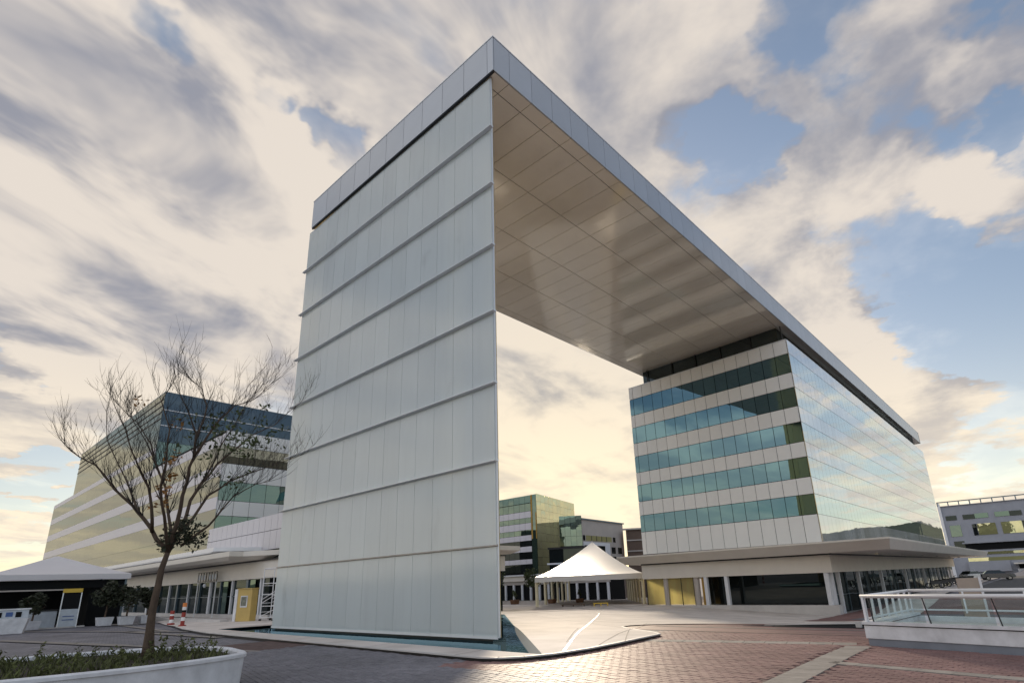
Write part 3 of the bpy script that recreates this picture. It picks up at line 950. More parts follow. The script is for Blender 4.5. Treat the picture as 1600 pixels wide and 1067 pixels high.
for j, (ya, yb) in enumerate(zip(ys[:-1], ys[1:])):
    for xa, xb in zip(sx[:-1], sx[1:]):
        if yb < 57.5:
            me = box_mesh('soffit_panel', .02, .014, 0, xa - xb - .02, yb - ya - .014, .045, M['soffit'])
            inst('soffit_panel', me, (xb, ya, SZ0), 0, slab)
        else:
            soffit_rest.box(xb + .012, ya + .007, SZ0, xa - .012, yb - .007, SZ0 + .045)
tag(soffit_rest.build('soffit_panels', M['soffit'], slab), kind='stuff')

# office block: front wall runs from A (right) to B (left)
A = Vector((-14.98, 54.6)); B = Vector((-33.95, 55.6))
FL = (A - B).length
fang = math.atan2(A.y - B.y, A.x - B.x)          # U runs from B (left) to A (right); outward normal faces the camera
fn = Vector((math.sin(fang), -math.cos(fang)))
ZB = [4.45, 6.9, 8.72, 10.28, 12.15, 13.6, 15.5, 17.05, 18.96, 20.47, 22.45, 23.93]
BY1 = 133.6
ins = .03
b = MB()
b.prism([(B.x + ins * 2, B.y + ins), (A.x - ins, A.y + ins), (A.x - ins, BY1), (B.x + ins * 2, BY1)], ZB[0] - .3, ZB[-1] - .03)
block = b.build('office_block', M['dark'], gate)
rows_f, rows_s = [], []
for i in range(11):
    z0, z1 = ZB[i], ZB[i + 1]
    if i % 2: rows_f.append((z0, z1, 'window_pane', M['glass_front'])); rows_s.append((z0, z1, 'window_pane', M['glass_side']))
    else: rows_f.append((z0, z1, 'wall_panel', M['panel_white'])); rows_s.append((z0, z1, 'wall_panel', M['panel_side']))
ncf = 15
facade(block, (B.x, B.y), fang, (FL - .55) / (ncf - 1 + .0), ncf, rows_f, edge=.55, gap=.05)
ncs = 60
facade(block, (A.x, A.y), math.pi / 2, (BY1 - A.y) / ncs, ncs, rows_s, maxcol=14, gap=.03)
# recessed glass storey between block and slab
b = MB()
ro = .95
b.prism([(B.x + 1.6, B.y + ro), (A.x - 1.0, A.y + ro), (A.x - 1.0, BY1 - 1), (B.x + 1.6, BY1 - 1)], ZB[-1] - .02, SZ0)
b.build('recessed_storey', M['glass_dark'], block)
for u in (.12, .3, .46, .62, .8, .97):
    p = B.lerp(A, u) + Vector((0, ro - .09)); MB().box(p.x - .05, p.y - .04, ZB[-1], p.x + .05, p.y + .04, SZ0).build('recess_mullion', M['black'], block)
b = MB().obox((B.x, B.y, ZB[-1]), fang, 0, -.09, 0, FL, .25, .05); b.build('parapet_cap', M['ledge'], block)
b = MB().box(A.x - .25, A.y + .1, ZB[-1] - .02, A.x + .07, BY1, ZB[-1] + .03); b.build('parapet_cap', M['ledge'], block)
for k in range(9):
    y = A.y + 4 + k * 8.3; MB().box(A.x - .7, y, ZB[-1] + .03, A.x - .45, y + .5, ZB[-1] + .35).build('roof_anchor', M['fascia'], block)

# podium: two-tier canopy, white band, columns and shopfront
zgL, zgR = zt(-33, 55) + .05, zt(-15, 54) + .05
PZ0, PZ1 = 1.85, 3.35
b = MB()
c0, c1 = Vector((-35.3, 53.0)), Vector((-10.0, 50.0))
# upper canopy slab (sharp thin edge, tapering)
cz0, cz1 = 3.62, 3.98
def canopy(cpoly, zt0, zt1, lip, inset):
    b = MB(); n = len(cpoly)
    cx_ = sum(p[0] for p in cpoly) / n; cy_ = sum(p[1] for p in cpoly) / n
    def inn(p, d):
        v = Vector((cx_ - p[0], cy_ - p[1])); L = v.length
        return (p[0] + v.x / L * d, p[1] + v.y / L * d)
    top = [(p[0], p[1], zt1) for p in cpoly]; lipb = [(p[0], p[1], zt1 - lip) for p in cpoly]
    bot = [(*inn(p, inset), zt0) for p in cpoly]
    b.add(top + lipb + bot, [tuple(range(n))] + [(n + i, n + (i + 1) % n, (i + 1) % n, i) for i in range(n)] + [(2 * n + i, 2 * n + (i + 1) % n, n + (i + 1) % n, n + i) for i in range(n)] + [tuple(reversed(range(2 * n, 3 * n)))])
    return b
cpoly = [(-36.2, 53.6), (-9.0, 50.2), (-9.0, 136), (-36.2, 136)]
can = canopy(cpoly, 3.42, 4.30, .13, 1.1).build('canopy', M['canopy'], gate)
b = MB()
b.prism([(B.x + .1, B.y - .9), (A.x + .75, A.y - 1.1), (A.x + .75, BY1 + .6), (B.x + .1, BY1 + .6)], 3.30, 3.42)
b.build('shadow_joint', M['black'], gate)
b = MB()
b.prism([(B.x + .05, B.y - .7), (A.x + .6, A.y - .9), (A.x + .6, BY1 + .4), (B.x + .05, BY1 + .4)], PZ0, PZ1)
band_o = b.build('podium_band', M['canopy'], gate)
# solid body behind the shopfront; the left bay stays open and glazed
b = MB()
b.prism([(-27.2, 56.2), (-15.6, 55.5), (-15.6, BY1), (-33.6, BY1), (-33.6, 70), (-27.2, 70)], -2.6, PZ0 - .003)
b.build('ground_floor', M['shop_glass'], gate)
def fpt(u, d):  # point on the front wall line, u metres from the left corner, d metres out
    return (B.x + math.cos(fang) * u + fn.x * d, B.y + math.sin(fang) * u + fn.y * d)
for u0, u1 in ((.35, 2.5), (2.95, 4.55), (4.6, 5.95)):
    p = fpt(u0, .35)
    me = box_mesh('amber_pane', 0, 0, 0, u1 - u0, .04, PZ0 - zgL, M['yellow_glass'])
    inst('amber_pane', me, (*p, zgL), fang, gate)
for u, ww in ((.25, .10), (2.55, .10), (4.55, .06), (6.0, .10)):
    p = fpt(u, .38); MB().obox((*p, -1.6), fang, 0, 0, 0, ww, .1, PZ0 + 1.6).build('door_frame', M['black'], gate)
b = MB()
for u, rr_ in ((2.75, .28), (6.35, .30)):
    p = fpt(u, .3); MB().lathe((*p, -1.7), [(rr_, 0), (rr_, PZ0 + 1.7)], 16).build('inner_column', M['mid_wall'], gate)
for u in (7.55, 9.75, 19.0):
    p = fpt(u, .55)
    MB().obox((*p, -2.4), fang, -.17, -.17, 0, .17, .17, PZ0 + 2.4 - .004).build('column', M['column'], gate)
p = fpt(6.9, .3); MB().obox((*p, -1.7), fang, 0, 0, 0, .55, .2, PZ0 + 1.69).build('wood_cladding', M['gold_strip'], gate)
# right-hand shopfront with columns
for y in (54.9, 56.9, 64, 74, 88, 102, 116, 130):
    MB().box(-15.05, y, zt(-15, y) - .2, -14.75, y + .3, PZ0 - .004).build('column', M['column'], gate)
b = MB()
for i in range(20):
    y = 58.2 + i * 3.9
    b.box(-15.56, y, zt(-15, y) - .1, -15.47, y + .07, PZ0 - .004)
tag(b.build('shop_mullions', M['steel_blue'], gate), kind='stuff')
b = MB()
for i in range(20):
    y = 56 + i * 3.9; b.box(-15.56, y, -1.0 + zt(-15, y) + 2.6, -15.45, y + 3.9, -1.0 + zt(-15, y) + 2.66)
b.build('transom', M['steel_blue'], gate)
b = MB()
k_ = 20
for i in range(k_):
    ya, yb = 54 + i * 4, 58 + i * 4
    b.add([(-14.2, ya, zt(-15, ya) + .12), (-14.2, yb, zt(-15, yb) + .12), (-15.5, yb, zt(-15, yb) + .12), (-15.5, ya, zt(-15, ya) + .12), (-14.2, ya, zt(-15, ya) - .3), (-14.2, yb, zt(-15, yb) - .3)], [(0, 1, 2, 3), (4, 5, 1, 0)])
b.obox((*fpt(-.2, .9), -.9), fang, 0, 0, -.8, FL + .9, .9, .10)
b.build('threshold_kerb', M['concrete_edge'], gate)
for i in range(6):
    MB().box(-12.2, 60 + i * 12, 3.28, -11.9, 60.3 + i * 12, 3.395).build('downlight', M['chrome'], gate)

# ---- building on the left
off_l = thing('office_building', 'stepped office building with olive glass bands and white spandrels behind the bare tree', 'building', (-110, 40, 0))
LY = 23.5
b = MB().box(-175.2, LY + .05, 3.0, -69.75, 62, 20.55); lowb = b.build('lower_block', M['dark'], off_l)
b = MB().box(-154.9, LY + .05, 20.55, -97.9, 60, 32.4); upb = b.build('upper_block', M['dark'], off_l)
MB().box(-175.1, LY + .1, 20.55, -155, 60, 23.4).build('side_block', M['dark'], off_l)
G, W_ = M['olive_glass'], M['panel_side']
M['panel_l'] = mat('pale_lilac_spandrel', (.62, .61, .66), .35, 0, .5, nscale=.1, nstr=.05)
W_ = M['panel_l']
rows_left = [(5.6, 8.75, 'window_band', G), (8.75, 11.3, 'window_band', G), (11.3, 12.7, 'spandrel_band', W_), (12.7, 15.1, 'window_band', G), (15.1, 16.5, 'spandrel_band', W_), (16.5, 18.95, 'window_band', G), (18.95, 20.2, 'spandrel_band', W_)]
def long_bands(parent, x0, x1, rows, seg=7.0):
    n = max(1, round((x1 - x0) / seg))
    for z0, z1, nm, mt in rows:
        for i in range(n):
            me = box_mesh(nm, .006, -.06 - (.015 if mt is W_ else 0), .01, (x1 - x0) / n - .006, 0, z1 - z0 - .01, mt)
            inst(nm, me, (x0 + (x1 - x0) * i / n, LY, z0), 0, parent)
long_bands(lowb, -175.2, -69.75, rows_left)
long_bands(upb, -154.9, -97.9, [(20.2, 22.7, 'window_band', G), (22.7, 23.6, 'spandrel_band', W_), (23.6, 27.2, 'window_band', G)] + [(27.2 + i * 1.05, 28.25 + i * 1.05, 'window_band', G) for i in range(5)])
long_bands(upb, -175.2, -154.9, [(20.2, 22.7, 'window_band', G), (22.7, 23.6, 'spandrel_band', W_)])
b = MB()
for i in range(1, 5): b.box(-154.95, LY - .14, 27.2 + i * 1.05 - .07, -97.8, LY - .062, 27.2 + i * 1.05 + .07)
b.build('louvre_line', M['black'], upb)
# right-hand faces
rows_r = [(8.8, 10.55, 'window_pane', M['green_glass']), (10.55, 12.3, 'wall_panel', M['panel_white']), (12.3, 14.5, 'window_pane', M['green_glass']), (14.5, 16.6, 'wall_panel', M['panel_white']), (16.6, 18.7, 'window_pane', M['olive_glass']), (18.7, 20.55, 'wall_panel', M['panel_white'])]
facade(lowb, (-69.75, LY), math.pi / 2, 1.75, 22, rows_r, gap=.05)
M['navy'] = glass_mat('navy_glass', (.010, .016, .022), (.29, .38, .45), .28, 1.0, .008, 0, 1.5, .004)
rows_u = [(20.6, 24.6, 'window_pane', M['green_glass']), (24.6, 27.1, 'window_pane', M['navy']), (27.2, 29.6, 'window_pane', M['navy']), (29.7, 32.45, 'window_pane', M['navy'])]
facade(upb, (-97.9, LY), math.pi / 2, 2.6, 14, rows_u, gap=.03)
b = MB()
for z in (27.15, 29.65): b.box(-97.84, LY, z - .07, -97.7, 60, z + .07)
b.build('white_line', M['rail'], upb)
MB().box(-155, LY - .08, 32.45, -97.8, 60, 32.6).build('roof_edge_trim', M['steel_blue'], upb)
# amber panes low on the left face; the glow is put into their tint
for x in (-80.5, -82.4):
    me = box_mesh('amber_pane', 0, -.10, 0, 1.6, -.061, 3.0, M['yellow_glass']); inst('amber_pane', me, (x, LY, 8.2), 0, off_l)
# podium
pod = thing('podium', 'low glazed podium with white double canopy behind the yellow kiosk', 'podium', (-72, 21, 0))
body = MB().box(-130, 21.2, -.5, -40.5, 40, 5.4).build('podium_body', M['shop_glass'], pod)
MB().box(-130, 20.9, 3.15, -40.3, 40.2, 4.55).build('podium_band', M['canopy'], pod)
MB().box(-130, 20.7, 4.56, -40.1, 40.2, 4.64).build('shadow_joint', M['black'], pod)
canopy([(-131, 18.4), (-50.4, 18.4), (-50.4, 19.5), (-38, 27), (-38, 40), (-131, 40)], 4.66, 5.35, .40, 1.0).build('canopy', M['canopy'], pod)
MB().box(-131, 20.3, 5.36, -56, 23.4, 5.62).build('shadow_joint', M['black'], pod)
canopy([(-132, 19.4), (-57.0, 19.4), (-55.2, 23.4), (-132, 23.4)], 5.64, 6.1, .34, .8).build('upper_canopy', M['rail'], pod)
# white parapet wall of vertical sheets right of the corner
b = MB().box(-69.6, 23.06, 5.7, -40.5, 23.4, 8.9); par = b.build('parapet_wall', M['dark'], pod)
facade(par, (-69.6, 23.05), 0, 1.32, 22, [(5.75, 7.5, 'wall_panel', M['panel_l']), (7.5, 8.95, 'wall_panel', M['panel_l'])], gap=.05)
for i, x in enumerate([-118, -110, -103, -97, -91, -86, -81, -77, -73.5, -71, -67.5, -64.3, -61.6, -58.9, -56.2, -53, -50.2, -47, -44]):
    MB().box(x, 21.02, -.2, x + (.42 if i % 3 == 0 else .22), 21.19, 3.14).build('mullion', M['steel_blue' if i % 2 else 'column'], pod)
MB().box(-130, 20.75, -.4, -47.5, 21.18, .28).build('window_sill', M['concrete_edge'], pod)
MB().box(-130, 21.08, 1.75, -47.5, 21.17, 1.80).build('transom', M['steel_blue'], pod)
for x in (-57.9, -52.0):
    MB().box(x, 20.98, .3, x + 1.0, 21.01, 3.1).build('glass_door', M['green_glass'], pod)

# ------------------------------------------------------------------ far buildings
f_b = thing('office_building', 'far green glass office block with gold mirrored side and ochre corner strip', 'building', (-120, 135, zt(-120, 135)))
fx, fy_ = -109.9, 123.0
fang2 = math.atan2(151.2 - 123.0, -117.9 + 109.9)       # direction of the gold face
ux, uy = math.cos(fang2), math.sin(fang2)
fl2 = 29.3
b = MB().prism([(fx - 40, fy_ + .05), (fx - .05, fy_ + .05), (fx + ux * fl2 - .3, fy_ + uy * fl2), (fx - 48, fy_ + uy * fl2)], -4, 26.7)
fcore = b.build('tower_block', M['dark'], f_b)
rows = [(4.6, 7.0, 'window_pane', M['shop_glass']), (7.0, 8.4, 'wall_panel', M['panel_l']), (8.4, 10.4, 'window_pane', M['shop_glass']), (10.4, 12.0, 'wall_panel', M['panel_l']), (12.0, 13.6, 'window_pane', M['shop_glass']), (13.6, 15.2, 'wall_panel', M['panel_l']), (15.2, 16.7, 'window_pane', M['green_glass']), (16.7, 18.7, 'wall_panel', M['panel_l']), (18.7, 20.2, 'window_pane', M['green_glass']), (20.2, 22.1, 'wall_panel', M['panel_l']), (22.1, 24.4, 'window_pane', M['green_glass']), (24.5, 26.8, 'window_pane', M['green_glass'])]
facade(fcore, (fx - 20.6, fy_), 0, 2.3, 8, rows, gap=.08)
MB().box(fx - 2.1, fy_ - .02, 2.0, fx - .06, fy_ + .04, 26.8).build('corner_glass', M['green_glass'], fcore)
MB().box(fx - 2.1, fy_ - .12, 14, fx - 1.6, fy_ - .03, 26.8).build('corner_strip', M['gold_strip'], fcore)
MB().box(fx - .35, fy_ - .12, 14, fx - .02, fy_ - .03, 21.5).build('corner_strip', M['gold_strip'], fcore)
facade(fcore, (fx, fy_), fang2, fl2 / 10, 10, [(2.0 + i * 2.27, 2.0 + (i + 1) * 2.27, 'mirror_pane', M['gold_glass']) for i in range(11)], gap=.05)
lowf = thing('glass_annex', 'dark green glass annex standing against the gold mirrored side', 'building', (-92, 122, zt(-92, 122)))
fa3 = math.atan2(119.4 - 115.7, -90.9 + 95.5)
b = MB().prism([(-95.5, 115.75), (-90.9, 119.45), (-102.6, 134.5), (-107, 131)], -3, 18.3)
ac = b.build('annex_block', M['dark'], lowf)
facade(ac, (-95.5, 115.7), fa3, 5.9 / 4, 4, [(10.6, 13.1, 'window_pane', M['green_glass']), (13.1, 15.7, 'window_pane', M['green_glass']), (15.7, 18.4, 'window_pane', M['green_glass'])], gap=.05)
b = MB().prism([(-97.5, 113.5), (-89.5, 118.5), (-92, 122), (-101, 118)], -3, 10.2)
ab = b.build('annex_base', M['shop_glass'], lowf)
MB().prism([(-97.7, 113.2), (-89.3, 118.2), (-89.5, 118.6), (-97.9, 113.6)], 9.9, 10.4).build('annex_rail', M['black'], lowf)
MB().prism([(-97.9, 113.0), (-89.1, 118.0), (-89.3, 118.4), (-98.1, 113.4)], 6.1, 6.5).build('annex_ledge', M['column'], lowf)

mid = thing('office_building', 'beige rendered building with white framed recess right of the green glass block', 'building', (-105, 150, zt(-105, 150)))
ma = math.atan2(165.7 - 139.2, -108.7 + 106.0)
mo = (-106.0, 139.2)
mux, muy = math.cos(ma), math.sin(ma)
def mp_(u, d=0): return (mo[0] + mux * u + math.sin(ma) * d, mo[1] + muy * u - math.cos(ma) * d)
b = MB(); b.prism([mp_(0), mp_(27), mp_(27, -20), mp_(0, -20)], -4.5, 19.9)
mbk = b.build('wall', M['mid_wall'], mid)
def on_mid(name, u0, u1, z0, z1, mt, d=.12, par=mbk):
    o = (*mp_(u0), z0); MB().obox(o, ma, 0, -d, 0, u1 - u0, .05, z1 - z0).build(name, mt, par)
on_mid('roof_edge', -.3, 27.5, 19.9, 20.3, M['steel_blue'], .4)
for u0, u1, mt in ((.4, 1.6, M['shop_glass']), (2.2, 18.4, M['gold_glass']), (19.4, 21.0, M['shop_glass'])): on_mid('window', u0, u1, 13.6, 15.2, mt, .1)
for u in (5.2, 8.4, 11.6, 14.8): on_mid('window_mullion', u, u + .3, 13.6, 15.2, M['black'], .16)
on_mid('recess_frame', .2, 16.6, 2.0, 13.2, M['column'], .3); on_mid('recess_glass', .6, 13.2, 2.0, 12.2, M['shop_glass'], .36)
for z in (4.0, 7.0, 10.0):
    for u in (18.0, 22.4): on_mid('window', u, u + 2.6, z, z + 2.0, M['shop_glass'], .1)
brn = thing('louvred_building', 'dark brown louvred building tucked behind the office block', 'building', (-98, 166, zt(-98, 166)))
b = MB().prism([(-106.0, 163.6), (-88, 174.5), (-96, 188), (-114, 177)], -4.5, 17.6); bb_ = b.build('wall', M['brown_wall'], brn)
la = math.atan2(174.5 - 163.6, 18.0)
for z in (10.5, 14.0): MB().obox((-106.0, 163.6, z), la, 0, -.4, 0, 21, 0, .35).build('floor_line', M['mid_wall'], bb_)
MB().obox((-106.0, 163.6, 17.6), la, -1, -.8, 0, 21, .3, .5).build('roof_edge', M['mid_wall'], bb_)
for i in range(9):
    MB().obox((-106.0, 163.6, -4), la, 1 + i * 2.2, -.2, 0, 1.25 + i * 2.2, -.004, 21.5).build('fin', M['brown_wall'], bb_)

# white colonnade in front of the far block
cb = thing('pavilion', 'low white pavilion with dark framed bays below the far green block', 'pavilion', (-106, 112, zt(-106, 112)))
zc_ = zt(-106, 110)
pb = MB().box(-122, 112.3, zc_ - 1, -78, 118, 3.3).build('wall', M['dark'], cb)
MB().box(-122, 111.6, 2.3, -78, 118, 3.6).build('fascia', M['canopy'], cb)
MB().box(-122.3, 111.2, 3.6, -77.7, 118, 3.95).build('roof_edge', M['column'], cb)
MB().box(-122, 111.9, 1.4, -78, 112.25, 2.3).build('lintel', M['mid_wall'], cb)
for i in range(15):
    x = -121.5 + i * 3.05
    me = box_mesh('post', 0, 0, 0, .55, .4, 5.0, M['column']); inst('post', me, (x, 111.8, 1.39 - 5.0), 0, cb)
sheet('lawn_strip', [(-124, 104), (-93, 108.5), (-93, 111), (-124, 111)], .09, M['lawn'], step=5)

# parking structure on the right
KP = 1.933
pk = thing('car_park', 'grey rendered block with large openings beyond the office building', 'building', (-15, 290, zt(-15, 290)))
def kz(z): return 2 + (z - 2) * KP
def kbox(x0, y0, z0, x1, y1, z1): return MB().box(x0 * KP, 290 + (y0 - 150) * KP, kz(z0), min(x1 * KP, 2.0), 290 + (y1 - 150) * KP, kz(z1))
pw_ = kbox(-16.6, 150, -5, 24, 165, 14.3).build('wall', M['grey_wall'], pk)
def on_pk(nm, x0, x1, z0, z1, mt, d=.1):
    if x0 * KP < 1.8: kbox(x0, 150 - d, z0, x1, 150.02, z1).build(nm, mt, pw_)
on_pk('side_column', -16.6, -16.1, -5, 15.0, M['rail'], .4)
on_pk('cornice', -16.5, 24, 14.3, 14.42, M['grey_wall'], .25)
on_pk('ledge', -13.8, 24, 6.3, 6.55, M['grey_wall'], .5)
for x0, x1 in ((-15.6, -13.7), (-12.6, -10.6), (-4.8, -2.9), (2.0, 4.4), (8, 11), (14, 17)):
    on_pk('window', x0, x1, 11.3, 12.25, M['shop_glass'])
for x0, x1 in ((-10.55, -8.3), (-7.2, -4.85), (4.6, 7), (11.2, 13.4)):
    on_pk('window', x0, x1, 11.35, 12.3, M['green_glass'])
for x0, x1, mt in ((-15.3, -13.4, M['green_glass']), (-11.4, -10.7, M['shop_glass']), (-10.6, -7.5, M['gold_glass']), (-6.6, -3.3, M['gold_glass']), (-3.2, -2.2, M['shop_glass']), (-.6, 3, M['green_glass']), (4, 8, M['gold_glass']), (9, 13, M['gold_glass'])):
    on_pk('window', x0, x1, 7.9, 10.2, mt)
on_pk('window', -15.2, -13.4, 5.2, 6.9, M['shop_glass'])
on_pk('opening', -13.5, 24, 4.9, 6.25, M['dark'], .05)
on_pk('window', -11.0, -3.8, 4.0, 4.5, M['gold_glass'], .12); on_pk('window', -1, 8, 4.0, 4.5, M['gold_glass'], .12)
on_pk('parapet', -13.6, -6.8, .6, 2.7, M['grey_wall'], .9); on_pk('parapet', -5.9, 24, .2, 1.0, M['plaster'], .9)
on_pk('opening', -13.5, 24, 2.7, 3.4, M['gold_glass'], .06); on_pk('opening', -5.6, 24, 1.0, 2.2, M['dark'], .07)
on_pk('sun_sail', -6.2, -.5, 1.9, 2.15, M['canopy'], 3.0)
on_pk('base_wall', -9.5, 24, -3.4, -.4, M['mid_wall'], .95)
# railing frame on the roof
b = MB()
b.bar((-16.6 * KP, 290, kz(15.25)), (2, 290, kz(15.25)), .2)
for i in range(10): b.bar(((-16.5 + i * 1.9) * KP, 290, kz(14.42)), ((-16.5 + i * 1.9) * KP, 290, kz(15.15)), .18 if i % 3 else .8, .18)
b.build('roof_railing', M['steel_blue'], pk)

# ------------------------------------------------------------------ tents
def fabric_roof(b, c, half, ang, ze, zp, sag=.45, n=10, val=.55, power=1.7, deep=1.0):
    """four-sided tent roof swept up to a point, with a valance"""
    ca, sa_ = math.cos(ang), math.sin(ang)
    def P_(lx, ly, z):
        ly = ly * deep
        return (c[0] + ca * lx - sa_ * ly, c[1] + sa_ * lx + ca * ly, z)
    for s in range(4):
        i0 = len(b.v)
        for i in range(n + 1):
            t = i / n
            for j in range(n + 1):
                q = -1 + 2 * j / n
                r = half * (1 - t) + .10 * t
                lx, ly = q * r, -r
                for _ in range(s): lx, ly = -ly, lx
                z = ze + (zp - ze) * (t ** power) - sag * (1 - q * q) * (1 - t) * t * .6
                b.v.append(P_(lx, ly, z))
        for i in range(n):
            for j in range(n):
                a = i0 + i * (n + 1) + j
                b.f.append((a, a + 1, a + n + 2, a + n + 1))
        i0 = len(b.v)
        for j in range(n + 1):
            q = -1 + 2 * j / n
            lx, ly = q * half, -half
            for _ in range(s): lx, ly = -ly, lx
            sc_ = .05 * math.sin(j * 1.9) * val
            b.v.append(P_(lx, ly, ze)); b.v.append(P_(lx * 1.004, ly * 1.004, ze - val - sc_))
        for j in range(n):
            a = i0 + 2 * j
            b.f.append((a + 1, a + 3, a + 2, a))
    return b


ta = math.atan2(57.6 - 50.6, -35.6 + 45.6)
TD = 56.0
tn = Vector((-math.sin(ta), math.cos(ta)))       # away from the camera
tl, tr_ = Vector((-45.6, 50.6)), Vector((-35.6, 57.6))
hw = (tr_ - tl).length / 2
tcx = (tl + tr_) / 2 + tn * (TD / 2)
tent = thing('pavilion_tent', 'large white peaked tent on cream posts in the plaza between the buildings', 'tent', (tcx.x, tcx.y, zt(tcx.x, tcx.y)))
b = fabric_roof(MB(), tcx, hw + .1, ta, 2.55, 7.9, .45, 14, .6, 1.22, (TD / 2) / hw)
b.build('canopy', M['tent'], tent, smooth=True)
MB().lathe((tcx.x, tcx.y, 7.8), [(.14, 0), (.18, .12), (.08, .25), (.03, .4)], 10).build('finial', M['tent'], tent)
b = MB()
tru = (tr_ - tl).normalized()
for k in range(7):
    for side_ in (0, 1):
        p = (tl if side_ == 0 else tr_) + tn * (k * TD / 6)
        z0 = zt(p.x, p.y)
        MB().bar((p.x, p.y, z0 - .05), (p.x, p.y, 2.5), .13).build('post', M['cream_post'], tent)
        q = p + tru * (.9 if side_ == 0 else -.9)
        b.bar((p.x, p.y, 1.5), (q.x, q.y, 2.35), .05)
        b.bar((p.x, p.y, 2.3), (q.x, q.y, 2.42), .05)
b.build('bracing', M['cream_post'], tent)
b = MB()
for p0, p1 in ((tl, tr_), (tl, tl + tn * TD), (tr_, tr_ + tn * TD), (tl + tn * TD, tr_ + tn * TD)):
    b.bar((p0.x, p0.y, 2.44), (p1.x, p1.y, 2.44), .07)
b.build('eave_beam', M['cream_post'], tent)
# low yellow barrier and dark pallet by the tent
for nm, lab, cat, pos, sz, mt in (('barrier', 'low yellow barrier lying by the right posts of the tent', 'barrier', (-37.6, 52.0), (1.6, .4, .35), M['yellow']), ('pallet', 'flat dark pallet on the concrete in front of the tent', 'pallet', (-41.0, 51.5), (2.6, .7, .22), M['brown_wall'])):
    o = thing(nm, lab, cat, (*pos, zt(*pos) + .05), ta)
    for k in range(4):
        MB().box(-sz[0] / 2, -sz[1] / 2 + k * sz[1] / 4, sz[2] * .7, sz[0] / 2, -sz[1] / 2 + (k + .8) * sz[1] / 4, sz[2]).build('slat', mt, o, local=True)
    for x in (-.45, 0, .45): MB().box(x * sz[0] - .06, -sz[1] / 2, 0, x * sz[0] + .06, sz[1] / 2, sz[2] * .69).build('runner', mt, o, local=True)

# marquee on the left
mq = thing('marquee', 'grey white marquee with dark interior at the left edge', 'marquee', (-62.4, 9.2, 0))
b = fabric_roof(MB(), (-62.4, 9.2), 4.45, 0, 3.95, 5.55, .15, 12, .42, 1.08)
b.build('canopy', M['tent_grey'], mq, smooth=True)
for x in (-58.2, -66.6):
    for y in (5.0, 13.4):
        MB().bar((x, y, 0), (x, y, 3.9), .07).build('post', M['steel_blue'], mq)
MB().box(-66.5, 4.9, 0, -66.3, 13.5, 3.6).build('back_curtain', M['dark'], mq)
MB().box(-63.0, 11.2, 0, -58.6, 13.4, 3.5).build('side_curtain', M['dark'], mq)
MB().box(-58.35, 4.0, 2.75, -58.2, 10.6, 2.85).build('curtain_rail', M['mid_wall'], mq)
MB().box(-58.35, 4.0, 2.9, -58.27, 13.4, 3.5).build('front_drop', M['dark'], mq)
MB().box(-57.6, 4.0, 0, -57.3, 11.0, .10).build('base_kerb', M['concrete_edge'], mq)
# stands below the marquee
o = thing('banner_stand', 'tall portal display stand with yellow header under the marquee', 'stand', (-57.4, 9.9, 0), math.radians(80))
MB().box(-.52, -.08, .1, .52, .08, 1.35).build('panel', M['pale_print'], o, local=True)
MB().box(-.52, -.06, 1.36, .52, .06, 2.55).build('dark_panel', M['dark'], o, local=True)
MB().box(-.6, -.12, 2.56, .6, .12, 2.85).build('header', M['yellow'], o, local=True)
for s in (-1, 1): MB().box(s * .56 - .035, -.1, 0, s * .56 + .035, .1, 2.55).build('leg', M['ledge'], o, local=True)
for z in (.55, .8): MB().box(-.35, -.1, z, .35, -.081, z + .06).build('printed_line', M['blue_print'], o, local=True)
o = thing('banner', 'low blue printed banner standing left under the marquee', 'banner', (-57.0, 5.75, 0), math.radians(85))
MB().box(-1.1, -.04, .25, 1.1, .04, 1.25).build('panel', M['pale_print'], o, local=True)
for x, wd, hh in ((-.9, .5, .7), (-.3, .22, .55), (.0, .2, .6), (.3, .45, .35)): MB().box(x, -.06, .45, x + wd, -.042, .45 + hh).build('printed_mark', M['blue_print'], o, local=True)
for s in (-1, 1): MB().box(s * 1.0 - .04, -.25, 0, s * 1.0 + .04, .25, .25).build('foot', M['black'], o, local=True)
o = thing('counter', 'pale counter with dark top in the middle of the marquee', 'counter', (-59.0, 8.4, 0), math.radians(85))
MB().box(-1.0, -.3, 0, 1.0, .3, 1.25).build('front_panel', M['pale_print'], o, local=True)
MB().box(-1.1, -.36, 1.26, 1.1, .36, 1.36).build('worktop', M['black'], o, local=True)
# tapered white planter with printed rim panel, left edge
o = thing('planter_box', 'white tapered planter with a printed rim panel at the left edge', 'planter', (-53.2, 6.0, 0), math.radians(73))
b = MB(); b.add([(-2.2, -.3, 0), (.9, -.3, 0), (.9, .3, 0), (-2.2, .3, 0), (-2.4, -.4, .95), (1.1, -.4, .95), (1.1, .4, .95), (-2.4, .4, .95)], [(3, 2, 1, 0), (4, 5, 6, 7), (0, 1, 5, 4), (1, 2, 6, 5), (2, 3, 7, 6), (3, 0, 4, 7)])
b.build('box', M['plaster'], o, local=True)
MB().box(-2.4, -.36, .97, 1.05, -.30, 1.5).build('rim_panel', M['pale_print'], o, local=True)
MB().box(-2.45, -.42, 1.51, 1.15, -.2, 1.6).build('cap', M['plaster'], o, local=True)
for i, (x, wd) in enumerate(((-1.9, .3), (-1.3, .5), (-.55, .25), (-.1, .35), (.4, .3))):
    MB().box(x, -.385, 1.05 + .05 * (i % 2), x + wd, -.362, 1.38).build('printed_mark', M['blue_print'] if i % 2 else M['dark'], o, local=True)


